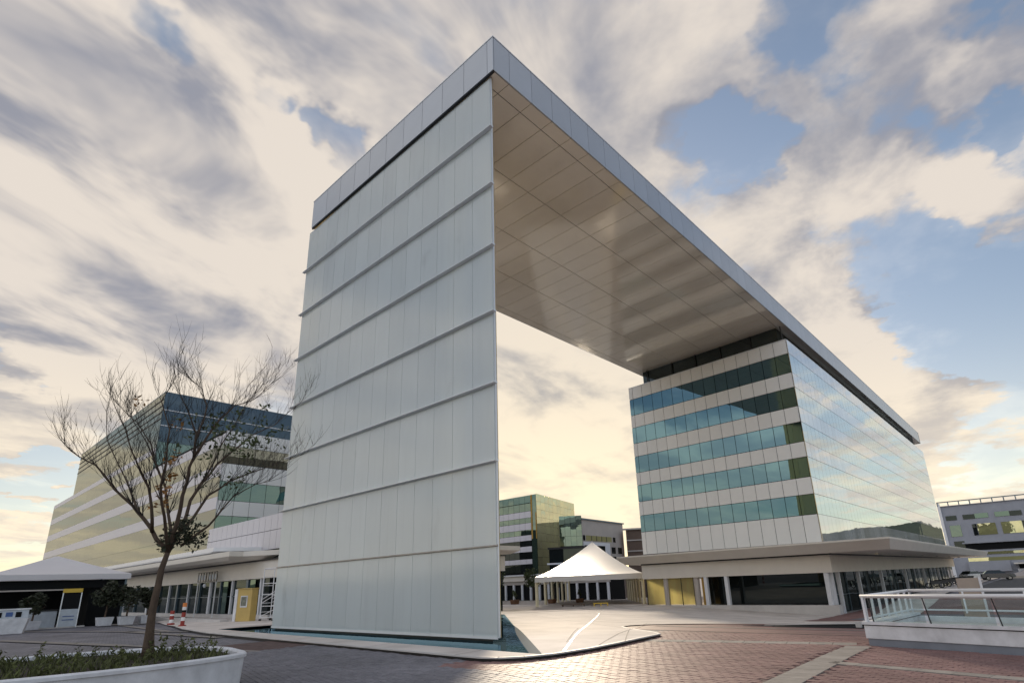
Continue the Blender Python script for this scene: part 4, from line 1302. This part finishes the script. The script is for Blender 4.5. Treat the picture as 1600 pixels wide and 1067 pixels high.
# ------------------------------------------------------------------ foliage
def leaf_cloud(b, c, rad, n, size, rnd, flat=1.0):
    for _ in range(n):
        d = Vector((rnd.gauss(0, 1), rnd.gauss(0, 1), rnd.gauss(0, 1) * flat)); d.normalize()
        p = Vector(c) + d * rad * rnd.random() ** .4
        a = Vector((rnd.gauss(0, 1), rnd.gauss(0, 1), rnd.gauss(0, .7))).normalized()
        bb = a.cross(Vector((rnd.gauss(0, 1), rnd.gauss(0, 1), rnd.gauss(0, 1)))).normalized()
        s = size * rnd.uniform(.6, 1.3)
        b.add([p - a * s, p + bb * s * .45, p + a * s, p - bb * s * .45], [(0, 1, 2, 3)])


def small_tree(name, label, loc, h, rad, group, dense=700, pot=False, lm='leaf', cat='tree', size=.2):
    o = thing(name, label, cat, (*loc, zt(*loc) + .05), 0, group)
    rnd = random.Random(int(abs(loc[0] * 13 + loc[1] * 7)))
    z0 = .55 if pot else 0
    b = MB().tube([(0, 0, z0), (.05, .03, h * .45), (0, .05, h * .8)], [.07, .05, .03], 7)
    for k in range(6):
        a = k * 1.05; b.tube([(0, 0, h * (.4 + .05 * k)), (math.cos(a) * rad * .7, math.sin(a) * rad * .7, h * (.6 + .05 * k))], [.035, .012], 5)
    b.build('trunk', M['bark'], o, local=True)
    c = MB()
    for k in range(9):
        a = rnd.uniform(0, 6.3); rr_ = rad * rnd.uniform(0, .75)
        leaf_cloud(c, (math.cos(a) * rr_, math.sin(a) * rr_, h * rnd.uniform(.55, .92)), rad * rnd.uniform(.35, .6), dense // 9, size, rnd)
    tag(c.build('crown', M[lm], o, local=True), kind='stuff')
    if pot:
        p = MB().add([(-.4, -.4, 0), (.4, -.4, 0), (.4, .4, 0), (-.4, .4, 0), (-.5, -.5, .6), (.5, -.5, .6), (.5, .5, .6), (-.5, .5, .6)], [(3, 2, 1, 0), (4, 5, 6, 7), (0, 1, 5, 4), (1, 2, 6, 5), (2, 3, 7, 6), (3, 0, 4, 7)])
        p.build('pot', M['crate'] if lm == 'leaf' else M['plaster'], o, local=True)
    return o


small_tree('tree', 'leafy young tree beside the pylon edge in front of the pavilion', (-99.5, 97.0), 6.3, 1.7, 'young plaza trees', size=.26, dense=1100)
small_tree('tree', 'spreading young tree left of the white tent', (-88.5, 97.0), 6.6, 2.3, 'young plaza trees', size=.26, dense=1200)
small_tree('tree', 'darker young tree just behind the left tent posts', (-84.0, 99.0), 6.4, 1.9, 'young plaza trees', size=.26, dense=1000, lm='leaf_dark')
for i, (x, y, lab) in enumerate(((-58.8, 60.5, 'potted sapling in brown box left of the first tent post'), (-56.5, 66.0, 'potted shrub in brown box between the left tent posts'), (-56.0, 72.0, 'potted shrub in brown box furthest along the left tent posts'))):
    small_tree('potted_plant', lab, (x, y), 2.0, .45, 'brown potted plants by the tent', 160, True, 'leaf', 'plant', .12)
for i, (x, y, h, r_, lab) in enumerate(((-55.4, 11.8, 3.2, 1.1, 'bushy dark shrub in a white pot right of the marquee'), (-54.6, 13.0, 3.0, 1.2, 'wide dark shrub beside the marquee next to the shopfront'), (-54.8, 14.4, 2.7, .9, 'smaller dark shrub nearest the podium windows'), (-56.6, 7.7, 2.4, .9, 'dark potted shrub in the middle of the marquee front'))):
    small_tree('shrub', lab, (x, y), h, r_, 'dark shrubs around the marquee', 900, True, 'leaf_dark', 'plant', .16)

# bare tree in the planter
LIMBS=[[(-19.15,5.21,0.37),(-19.16,5.17,1.11),(-19.16,5.17,1.95),(-19.15,5.21,2.73),(-19.12,5.30,3.23)],[(-19.12,5.30,3.23),(-19.31,4.98,3.67),(-19.62,4.62,4.38),(-19.80,4.34,4.79),(-20.04,3.84,5.34),(-20.29,3.31,6.13),(-20.50,2.90,6.40),(-20.71,2.53,6.80)],[(-19.35,4.85,3.89),(-18.99,4.64,4.68),(-18.94,4.47,5.30),(-18.91,4.17,5.82),(-18.89,3.87,6.43),(-18.76,3.59,7.11),(-18.66,3.21,7.76)],[(-19.12,5.30,3.23),(-19.61,5.42,4.05),(-20.05,5.31,5.06),(-20.43,5.06,6.10),(-20.79,4.88,6.77),(-21.10,4.52,7.63),(-21.30,4.18,8.26)],[(-19.12,5.30,3.23),(-18.80,5.34,4.15),(-18.60,5.32,5.06),(-18.39,5.33,5.99),(-18.27,5.38,6.36),(-18.09,5.30,7.10),(-17.97,4.96,7.80),(-17.86,4.60,8.39)],[(-18.27,5.38,6.36),(-18.01,5.59,7.04),(-17.84,5.82,7.66),(-17.65,6.15,8.21),(-17.42,6.61,8.47),(-17.20,7.04,9.14)],[(-18.27,5.38,6.36),(-18.74,5.57,7.51),(-19.00,5.76,8.47),(-19.25,5.60,9.17),(-19.43,5.30,9.48)],[(-19.12,5.30,3.23),(-19.63,5.72,4.06),(-19.98,5.96,5.11),(-20.11,6.25,5.78),(-20.29,6.73,6.63),(-20.45,7.28,7.31),(-20.51,7.83,8.02),(-20.48,8.69,8.68),(-20.45,9.57,9.84)],[(-19.30,5.43,3.55),(-19.75,6.06,4.48),(-20.04,6.51,5.37),(-20.17,7.17,6.00),(-20.28,7.91,6.45),(-20.35,8.80,6.94),(-20.40,9.76,7.47)],[(-19.04,5.62,3.45),(-18.48,6.13,4.07),(-18.13,6.30,4.52),(-17.76,6.50,5.02),(-17.32,6.98,5.44),(-17.04,7.24,5.52)],[(-19.12,5.30,3.23),(-18.41,4.88,4.27),(-17.98,4.54,5.17),(-17.49,4.46,5.89),(-17.31,4.36,6.93),(-17.20,4.01,7.75),(-17.06,4.14,8.22)],[(-19.98,5.96,5.11),(-20.45,6.53,6.30),(-20.75,6.94,7.55),(-20.86,7.31,8.36),(-20.96,7.68,9.47),(-20.92,8.21,10.50)],[(-19.62,4.62,4.38),(-20.38,4.49,5.03),(-20.82,4.38,5.57),(-21.28,4.24,6.13),(-21.93,3.75,7.45),(-22.17,3.63,8.58)],[(-20.43,5.06,6.10),(-21.21,4.89,7.28),(-21.73,4.47,8.21),(-22.16,4.03,8.79)]]
LIMBS = [[kt(p) for p in L] for L in LIMBS]
FK = Vector(LIMBS[0][-1])
LIMBS = [LIMBS[0]] + [[tuple(FK + Vector(a_ * b_ for a_, b_ in zip(Vector(p) - FK, (.94, .94, .86)))) for p in L] for L in LIMBS[1:]]
tree = thing('bare_tree', 'nearly leafless tree with many thin upswept branches in the white planter', 'tree', (-16.33, 4.44, .62))
trk = MB()
rnd = random.Random(11)
def jag(pts, amp):
    """extra bends between the given points"""
    out = [Vector(pts[0])]
    for a, b_ in zip(pts[:-1], pts[1:]):
        a, b_ = Vector(a), Vector(b_)
        L = (b_ - a).length
        m = a.lerp(b_, .5) + Vector((rnd.gauss(0, 1), rnd.gauss(0, 1), rnd.gauss(0, .6))) * amp * L
        out += [m, b_]
    return out
t0 = jag(LIMBS[0], .012)
trk.tube(t0, [.145 - .04 * min(1, i / 2) - .012 * i * .5 for i in range(len(t0))], 12)
tw = MB()
leaf_pts = []
def twig(p, d, L, r, depth):
    n = 4
    pts = [Vector(p)]
    dd = Vector(d).normalized()
    for i in range(n):
        dd = (dd + Vector((rnd.gauss(0, .09), rnd.gauss(0, .09), rnd.gauss(.085, .06)))).normalized()
        pts.append(pts[-1] + dd * L / n)
    rads = [r * (1 - .75 * i / n) for i in range(n + 1)]
    tw.tube(pts, rads, 4 if r < .012 else 5, cap=False)
    leaf_pts.append(pts[-1])
    if depth > 0:
        for k in range(rnd.choice((2, 3, 3, 4))):
            i = rnd.randint(1, n)
            q = pts[i]
            ax = Vector((rnd.gauss(0, 1), rnd.gauss(0, 1), rnd.gauss(.6, .4))).normalized()
            nd = (dd * 1.0 + ax * .65).normalized()
            twig(q, nd, L * rnd.uniform(.55, .9), max(.0036, rads[i] * .65), depth - 1)
for li, L in enumerate(LIMBS[1:]):
    pts = jag(L, .022)
    n = len(pts)
    r0 = (.085, .06, .07, .085, .05, .05, .08, .065, .05, .06, .045, .05, .04)[li]
    rads = [max(.008, .74 * r0 * (1 - .88 * (i / (n - 1)) ** .8)) for i in range(n)]
    trk.tube(pts, rads, 7)
    for i in range(max(2, int(n * .3)), n):
        for k in range(2 if i % 2 else 3):
            d = (pts[min(i + 1, n - 1)] - pts[i - 1]).normalized()
            ax = Vector((rnd.gauss(0, 1), rnd.gauss(0, 1), rnd.gauss(.7, .4))).normalized()
            twig(pts[i], d * 1.0 + ax * .6, rnd.uniform(.5, 1.0), max(.0048, rads[i] * .38), 2 if rnd.random() < .5 else 1)
    twig(pts[-1], pts[-1] - pts[-3], .5, .006, 1)
trk.build('trunk', M['bark'], tree, smooth=True)
tag(tw.build('twigs', M['twig'], tree), kind='stuff')
lc = MB(); lo = MB(); ld = MB()
for c, rad, n in (((-19.1, 5.5, 3.75), .42, 260), ((-19.0, 5.85, 3.65), .40, 240), ((-19.3, 5.75, 4.0), .35, 160), ((-19.2, 5.3, 3.5), .3, 110)):
    leaf_cloud(ld, kt(c), rad * rnd.uniform(.8, 1.1), int(n * .8), .06, rnd, .8)
for c, n in (((-19.82, 6.54, 6.85), 60), ((-20.19, 7.09, 7.3), 70), ((-19.86, 6.4, 5.76), 45), ((-20.07, 7.54, 7.05), 60), ((-19.5, 7.2, 6.6), 55), ((-18.5, 5.9, 6.9), 30), ((-20.3, 8.6, 7.5), 25), ((-20.4, 8.0, 8.3), 18), ((-20.6, 7.3, 7.9), 25), ((-19.2, 5.9, 6.9), 30), ((-18.0, 5.8, 7.3), 18)):
    for _ in range(n // 5):
        q = Vector(kt(c)) + Vector((rnd.gauss(0, .35), rnd.gauss(0, .35), rnd.gauss(0, .22)))
        leaf_cloud(lc, q, .16, 7, .07, rnd)
for c, n in (((-19.5, 5.05, 4.96), 40), ((-19.67, 5.19, 6.09), 26), ((-19.4, 5.15, 5.4), 25), ((-19.2, 4.0, 7.6), 14), ((-19.3, 4.9, 4.6), 24), ((-19.2, 5.01, 7.0), 12)):
    leaf_cloud(lo, kt(c), .24, n, .07, rnd)
tag(lc.build('green_leaves', M['leaf'], tree), kind='stuff')
tag(ld.build('dark_leaf_clump', M['leaf_dark'], tree), kind='stuff')
tag(lo.build('orange_leaves', M['leaf_orange'], tree), kind='stuff')

# curved white planter round the tree
pl = thing('planter', 'long curved white planter in the foreground full of weeds', 'planter', (-15.8, 2.6, 0))
def smooth_poly(poly, it=2):
    for _ in range(it):
        out = []
        for i in range(len(poly)):
            a, b_ = poly[i], poly[(i + 1) % len(poly)]
            out += [(a[0] * .75 + b_[0] * .25, a[1] * .75 + b_[1] * .25), (a[0] * .25 + b_[0] * .75, a[1] * .25 + b_[1] * .75)]
        poly = out
    return poly
PS = smooth_poly(PLANT)
cx0, cy0 = -16.1, 2.5
def shrink(p, d):
    v = Vector((cx0 - p[0], cy0 - p[1])); L = v.length
    return (p[0] + v.x / L * d, p[1] + v.y / L * d)
n = len(PS)
prof = [(.09, -.05), (.04, .65), (.0, .66), (.0, .72), (.03, .745), (.16, .745), (.18, .72), (.18, .45)]
b = MB()
for d, z in prof: b.v += [(*shrink(p, d), z) for p in PS]
for k in range(len(prof) - 1):
    for i in range(n):
        b.f.append((k * n + i, (k + 1) * n + i, (k + 1) * n + (i + 1) % n, k * n + (i + 1) % n))
b.build('rim_wall', M['plaster'], pl)
b = MB(); b.add([(*shrink(p, .175), .65) for p in PS], [tuple(reversed(range(n)))]); b.build('soil', M['soil'], pl)
b = MB()
for _ in range(5200):
    x, y = rnd.uniform(-19, -13.4), rnd.uniform(-1.5, 6.1)
    sp = shrink((x, y), -.35)
    if not in_poly(sp[0], sp[1], PLANT): continue
    clump = .5 + .5 * math.sin(x * 2.3 + 1) * math.sin(y * 1.7 + .5)
    if rnd.random() > .35 + .65 * clump: continue
    h = rnd.uniform(.05, .14) * (1 + clump)
    a = rnd.uniform(0, 6.3); le = rnd.uniform(.2, .9) * h
    wx, wy = math.cos(a + 1.57) * .012, math.sin(a + 1.57) * .012
    b.add([(x - wx, y - wy, .64), (x + wx, y + wy, .64), (x + math.cos(a) * le * .4 + wx * .8, y + math.sin(a) * le * .4 + wy * .8, .64 + h * .65), (x + math.cos(a) * le, y + math.sin(a) * le, .64 + h)], [(0, 1, 2), (0, 2, 3)])
tag(b.build('grass', M['grass'], pl), kind='stuff')
b = MB()
for k in range(46):
    x, y = rnd.uniform(-17.6, -14.1), rnd.uniform(.4, 5.6)
    sp = shrink((x, y), -.35)
    if not in_poly(sp[0], sp[1], PLANT): continue
    h = rnd.uniform(.2, .5)
    tx, ty = rnd.gauss(0, .1), rnd.gauss(0, .1)
    b.tube([(x, y, .64), (x + tx * .5, y + ty * .5, .64 + h * .6), (x + tx, y + ty, .64 + h)], [.006, .005, .003], 4, cap=False)
    for q in range(12):
        t = rnd.uniform(.3, 1)
        leaf_cloud(b, (x + tx * t, y + ty * t, .64 + h * t), .09, 2, .045, rnd)
tag(b.build('weeds', M['grass'], pl), kind='stuff')

# ------------------------------------------------------------------ railed stair enclosure on the right
st = thing('stair_enclosure', 'low white walled enclosure with white tubular railing at the right edge', 'enclosure', (-.5, 19.6, 0))
E0 = Vector((-4.40, 18.52)); ea = math.atan2(-.265, .965)
eu = Vector((math.cos(ea), math.sin(ea))); ev = Vector((.09, .996))
def ep(u, v): q = E0 + eu * u + ev * v; return (q.x, q.y)
WLEN, SL = 8.2, 4.3
b = MB()
b.prism([ep(0, 0), ep(WLEN, 0), ep(WLEN, .34), ep(.34, .34)], .17, .50); b.prism([ep(0, 0.002), ep(.338, .342), ep(.34, SL), ep(0, SL)], .17, .50)
b.build('base_wall', M['plaster'], st)
b = MB()
b.prism([ep(-.035, -.05), ep(WLEN, -.05), ep(WLEN, .36), ep(-.035, .36)], .53, .60); b.prism([ep(-.035, .362), ep(.37, .362), ep(.37, SL), ep(-.035, SL)], .53, .60)
b.build('coping', M['plaster'], st)
b = MB(); b.prism([ep(.03, .02), ep(WLEN, .02), ep(WLEN, .32), ep(.03, .32)], .50, .53); b.prism([ep(.03, .322), ep(.32, .322), ep(.32, SL), ep(.03, SL)], .50, .53)
b.build('shadow_joint', M['black'], st)
b = MB(); b.prism([ep(.04, .03), ep(WLEN, .03), ep(WLEN, .33), ep(.04, .33)], -.1, .169); b.prism([ep(.04, .332), ep(.33, .332), ep(.33, SL), ep(.04, SL)], -.1, .169)
b.build('plinth', M['plinth_grey'], st)
MB().prism([ep(.34, SL), ep(WLEN, SL), ep(WLEN, SL - .3), ep(.34, SL - .3)], -.1, .50).build('back_wall', M['plaster'], st)
MB().prism([ep(.345, .345), ep(WLEN, .345), ep(WLEN, SL - .31), ep(.345, SL - .31)], -.2, .36).build('inner_deck', M['concrete_edge'], st)
TZ = 1.27
for nm, pts, z, r_ in (('top_rail', [ep(.02, .1), ep(WLEN, .1)], TZ, .052), ('top_rail', [ep(.05, .1), ep(.12, SL)], TZ, .045), ('top_rail', [ep(.1, SL), ep(WLEN, SL)], TZ, .05)):
    MB().tube([(*pts[0], z), (*pts[1], z)], r_, 10).build(nm, M['rail'], st, smooth=True)
def post(u, v, r_=.035, z0=.60, mt='rail', lean=0):
    x, y = ep(u, v); MB().bar((x + eu.x * lean, y + eu.y * lean, z0), (x, y, TZ - .03), r_, r_ * .6).build('post', M[mt], st)
post(.06, .1, .045); post(.2, .1, .022, .60, 'black', .06)
for u in (1.62, 3.15, 4.7, 6.2, 7.7): post(u, .1, .022, .60, 'black', .09)
for i in range(7):
    t = .09 + i * .6; x, y = ep(.07 + .012 * i, t + .1)
    MB().bar((x, y, .60), (x, y, TZ - .03), .030, .03).build('baluster', M['rail'], st)
for i in range(5):
    post(.15 + i * 1.55, SL, .035)
MB().tube([(*ep(.1, .3), .68), (*ep(.14, SL), .68)], .028, 8).build('bottom_rail', M['rail'], st)
MB().tube([(*ep(.14, SL), .68), (*ep(WLEN, SL), .68)], .028, 8).build('bottom_rail', M['rail'], st)
us = [.2, 1.62, 3.15, 4.7, 6.2, 7.7]
for ua, ub in zip(us[:-1], us[1:]):
    MB().prism([ep(ua + .05, .095), ep(ub - .02, .095), ep(ub - .02, .107), ep(ua + .05, .107)], .61, TZ - .07).build('glass_panel', M['rail_glass'], st)

# sunken light well in the red paving behind it
lw = thing('light_well', 'sunken dark light well with pale concrete posts in the red paving', 'light well', (-7.6, 29.6, zt(-7.6, 29.6)))
zb_ = zt(-7.6, 29.6)
la_ = math.atan2(.55, 3.9)
def lp(u, v): return (-11.1 + math.cos(la_) * u - math.sin(la_) * v, 28.9 + math.sin(la_) * u + math.cos(la_) * v)
MB().prism([lp(.2, .1), lp(9.5, .1), lp(9.5, 1.6), lp(.2, 1.0)], zb_ - .2, zb_ + .045).build('pit_floor', M['dark'], lw)
def wedge(u0, u1, v0, v1, dv, h0, h1):
    """low kerb whose height grows from one end to the other"""
    a, b_, c, d = lp(u0, v0), lp(u1, v1), lp(u1, v1 + dv), lp(u0, v0 + dv)
    m = MB(); vs = [(*a, zb_ - .2), (*b_, zb_ - .2), (*c, zb_ - .2), (*d, zb_ - .2), (*a, zb_ + h0), (*b_, zb_ + h1), (*c, zb_ + h1), (*d, zb_ + h0)]
    return m.add(vs, [(0, 3, 2, 1), (4, 5, 6, 7), (0, 1, 5, 4), (1, 2, 6, 5), (2, 3, 7, 6), (3, 0, 4, 7)])
wedge(-.4, 9.6, 1.05, 1.65, .35, .05, .26).build('back_kerb', M['concrete_edge'], lw)
wedge(-1.4, 9.6, .96, 1.55, .085, .03, .215).build('dark_face', M['black'], lw)
for u in (3.9, 4.75, 6.6):
    q = lp(u, .35); MB().box(q[0] - .11, q[1] - .1, zb_ - .1, q[0] + .11, q[1] + .1, zb_ + .28).build('post', M['concrete_edge'], lw)

# ------------------------------------------------------------------ small things left of the pylon
o = thing('kiosk', 'ochre yellow board kiosk with a framed picture beside the pylon', 'kiosk', (-44.7, 17.85, zt(-44.7, 17.85) + .1), math.radians(13))
MB().box(-.62, -.25, 0, .95, .25, 2.2).build('board', M['kiosk'], o, local=True)
MB().box(-.95, -.28, 0, -.63, .3, 2.22).build('side_panel', M['plaster'], o, local=True)
fr_ = MB().box(-.2, -.29, .95, .55, -.251, 1.75).build('picture', M['plaster'], o, local=True)
MB().box(-.12, -.305, 1.05, .47, -.291, 1.68).build('picture_image', mat('grey_print', (.16, .17, .14), .5, nscale=4, nstr=.8), fr_, local=True)
MB().box(-.70, -.30, 2.21, 1.0, .3, 2.27).build('cap', M['kiosk'], o, local=True)

o = thing('scaffold_tower', 'thin white steel scaffold tower on castors between kiosk and pylon', 'scaffold', (-42.6, 18.9, zt(-42.6, 18.9) + .1), math.radians(10))
for x in (-.75, .75):
    for y in (-.4, .4):
        MB().tube([(x, y, .12), (x, y, 3.6 if x < 0 else 2.6)], .035, 7).build('upright', M['rail'], o, local=True)
        MB().lathe((x, y, 0), [(.03, 0), (.09, .03), (.09, .12), (.03, .15)], 8).build('castor', M['rubber'], o, local=True)
b = MB()
for y in (-.4, .4):
    for z in (.25, 1.0, 1.8, 2.55): b.tube([(-.75, y, z), (.75, y, z)], .025, 6)
    b.tube([(-.75, y, 1.2), (.75, y, 1.75)], .022, 6); b.tube([(-.75, y, 1.45), (.75, y, 2.0)], .022, 6); b.tube([(-.75, y, .3), (.75, y, .75)], .022, 6)
for z in (.6, 1.2, 1.8, 2.4, 3.0, 3.55): b.tube([(-.75, -.4, z), (-.75, .4, z)], .022, 6)
b.tube([(-.75, -.4, 3.58), (.9, -.4, 3.62)], .03, 6)
b.build('cross_bars', M['rail'], o, local=True)

o = thing('sign_frame', 'black open lattice sign frame with white letters hung before the shopfront', 'sign', (-60.5, 20.4, 3.2))
b = MB()
for z in (0, .85): b.bar((-2.4, 0, z), (2.4, 0, z), .035)
for i in range(8): b.bar((-2.4 + i * .686, 0, 0), (-2.4 + i * .686, 0, .85), .03)
b.build('frame', M['black'], o, local=True)
for i in range(7):
    if i in (3,): continue
    MB().box(-2.2 + i * .686, -.05, .18, -1.95 + i * .686, -.01, .62).build('letter', M['pale_print'], o, local=True)
for x in (-2.3, 2.3): MB().bar((x, 0, -3.2), (x, 0, -.03), .04).build('leg', M['ledge'], o, local=True)
MB().lathe((-.2, -.1, -.55), [(.05, 0), (.14, .1), (.14, .28), (.06, .36)], 10).build('lamp', M['column'], o, local=True)

bl = thing('bollard', 'tall red and white striped bollard with orange top by the plaza corner', 'bollard', (-43.6, 13.55, zt(-43.6, 13.5) + .1), 0, 'striped bollards')
MB().lathe((0, 0, 0), [(.24, 0), (.24, .06), (.13, .10)], 14).build('foot', M['red'], bl, local=True)
for i, (z0, z1, mt) in enumerate(((.10, .34, 'red'), (.34, .56, 'white_paint'), (.56, .86, 'red'), (.86, 1.0, 'dark'), (1.0, 1.2, 'white_paint'), (1.2, 1.45, 'orange'))):
    MB().lathe((0, 0, 0), [(.12, z0), (.12, z1)], 14).build('stripe', M[mt], bl, local=True)
o = thing('bollard', 'short red and white striped bollard left of the taller one', 'bollard', (-48.4, 14.3, zt(-48.4, 14.3) + .05), 0, 'striped bollards')
MB().lathe((0, 0, 0), [(.24, 0), (.24, .08), (.14, .12)], 14).build('foot', M['red'], o, local=True)
for z0, z1, mt in ((.12, .35, 'white_paint'), (.35, .6, 'red'), (.6, .72, 'white_paint'), (.72, .95, 'red')):
    MB().lathe((0, 0, 0), [(.14, z0), (.13, z1)], 14).build('stripe', M[mt], o, local=True)
# low kerb and bench line by the podium
tag(MB().box(-62, 16.9, -.05, -46.5, 17.5, .2).build('low_kerb', M['concrete_edge']), 'long low pale kerb on the road before the podium windows', 'kerb')

# ------------------------------------------------------------------ right-hand background: board, bikes, cars
o = thing('notice_board', 'plain beige board standing upright behind the white railing', 'board', (-3.9, 40.0, zt(-3.9, 40)), math.radians(18))
MB().box(-.5, -.06, 0, .5, .06, 2.55).build('panel', M['board'], o, local=True)
MB().box(.505, -.08, 0, .62, .1, 2.58).build('side_post', M['rail'], o, local=True)
MB().box(-.62, -.5, -.03, .72, .5, .06).build('base', M['black'], o, local=True)


def motorcycle(label, x, y, rz, group):
    o = thing('motorcycle', label, 'motorcycle', (x, y, zt(x, y) + .05), rz, group)
    for wx in (-.62, .62):
        t = MB()
        t.tube([(wx + .25 * math.cos(a), 0, .30 + .25 * math.sin(a)) for a in [2 * math.pi * i / 16 for i in range(17)]], .055, 7, cap=False)
        t.build('wheel', M['rubber'], o, local=True)
    b = MB()
    b.add([(-.5, -.12, .42), (.35, -.12, .40), (.35, .12, .40), (-.5, .12, .42), (-.75, -.08, .78), (.30, -.10, .82), (.30, .10, .82), (-.75, .08, .78)], [(3, 2, 1, 0), (4, 5, 6, 7), (0, 1, 5, 4), (1, 2, 6, 5), (2, 3, 7, 6), (3, 0, 4, 7)])
    b.build('body', M['black'], o, local=True)
    MB().box(-.75, -.13, .79, -.05, .13, .89).build('seat', M['rubber'], o, local=True)
    MB().tube([(.62, 0, .30), (.42, 0, .92), (.36, 0, 1.05)], .035, 7).build('fork', M['chrome'], o, local=True)
    MB().tube([(.30, -.36, 1.08), (.38, -.15, 1.05), (.38, .15, 1.05), (.30, .36, 1.08)], .018, 6).build('handlebar', M['black'], o, local=True)
    MB().lathe((.47, 0, .86), [(.03, 0), (.09, .03), (.09, .16), (.03, .18)], 10).build('headlight', M['chrome'], o, local=True)
    return o


m0 = motorcycle('dark motorcycle nearest the beige board under the canopy', -10.6, 78, math.radians(200), 'motorcycles parked under the canopy')
for i, lab in enumerate(('second dark motorcycle from the beige board under the canopy', 'third dark motorcycle from the beige board under the canopy', 'fourth dark motorcycle from the beige board under the canopy', 'fifth dark motorcycle from the beige board under the canopy', 'sixth dark motorcycle from the beige board, nearest the cars')):
    c = copy_tree(m0)
    y = 83 + i * 4.2; x = -10.5 + .15 * i + .3 * math.sin(i * 2)
    c.location = (x, y, zt(x, y) + .05); c.rotation_euler.z = math.radians(195 + 8 * math.sin(i * 3)); c['label'] = lab


def car(label, x, y, rz, paint, name='parked_car'):
    o = thing(name, label, 'car', (x, y, zt(x, y) + .04), rz, 'cars parked before the grey block')
    sec = [(-2.1, .55, .78, .62), (-2.0, .38, .95, .78), (-1.2, .32, 1.0, .85), (1.2, .32, .98, .85), (1.9, .36, .85, .80), (2.1, .5, .70, .62)]
    b = MB()
    for xx, z0, z1, hw_ in sec:
        b.v += [(xx, -hw_, z0), (xx, hw_, z0), (xx, hw_ * .97, z1), (xx, -hw_ * .97, z1)]
    for i in range(len(sec) - 1):
        for k in range(4): b.f.append((i * 4 + k, (i + 1) * 4 + k, (i + 1) * 4 + (k + 1) % 4, i * 4 + (k + 1) % 4))
    b.f += [(0, 1, 2, 3), (23, 22, 21, 20)]
    b.build('body', paint, o, local=True, bevel=.03)
    c = MB(); c.add([(-1.75, -.74, .97), (1.05, -.74, .97), (1.05, .74, .97), (-1.75, .74, .97), (-1.2, -.58, 1.42), (.35, -.58, 1.42), (.35, .58, 1.42), (-1.2, .58, 1.42)], [(4, 5, 6, 7), (0, 1, 5, 4), (1, 2, 6, 5), (2, 3, 7, 6), (3, 0, 4, 7)])
    c.build('windows', M['shop_glass'], o, local=True)
    MB().add([(-1.18, -.59, 1.41), (.36, -.59, 1.41), (.36, .59, 1.41), (-1.18, .59, 1.41), (-1.05, -.5, 1.47), (.25, -.5, 1.47), (.25, .5, 1.47), (-1.05, .5, 1.47)], [(4, 5, 6, 7), (0, 1, 5, 4), (1, 2, 6, 5), (2, 3, 7, 6), (3, 0, 4, 7)]).build('roof', paint, o, local=True)
    for wx in (-1.3, 1.3):
        for s in (-1, 1):
            wv = MB(); n = 16
            for yy in (s * .62, s * .84):
                wv.v += [(wx + .32 * math.cos(2 * math.pi * i / n), yy, .32 + .32 * math.sin(2 * math.pi * i / n)) for i in range(n)]
            wv.f = [(i, (i + 1) % n, n + (i + 1) % n, n + i) for i in range(n)] + [tuple(range(n)), tuple(reversed(range(n, 2 * n)))]
            wh = wv.build('wheel', M['rubber'], o, local=True)
            MB().add([(wx + .19 * math.cos(2 * math.pi * i / 10), s * .846, .32 + .19 * math.sin(2 * math.pi * i / 10)) for i in range(10)], [tuple(range(10)) if s < 0 else tuple(reversed(range(10)))]).build('rim', M['chrome'], wh, local=True)
    for s in (-1, 1): MB().box(2.02, s * .55 - .14, .62, 2.08, s * .55 + .14, .74).build('headlight', M['pale_print'], o, local=True)
    return o


car('dark blue car parked before the grey block at the right', -7.0, 112, math.radians(10), M['car_dark'])
car('white car parked left of the dark blue car', -10.2, 114, math.radians(60), M['car_white'])
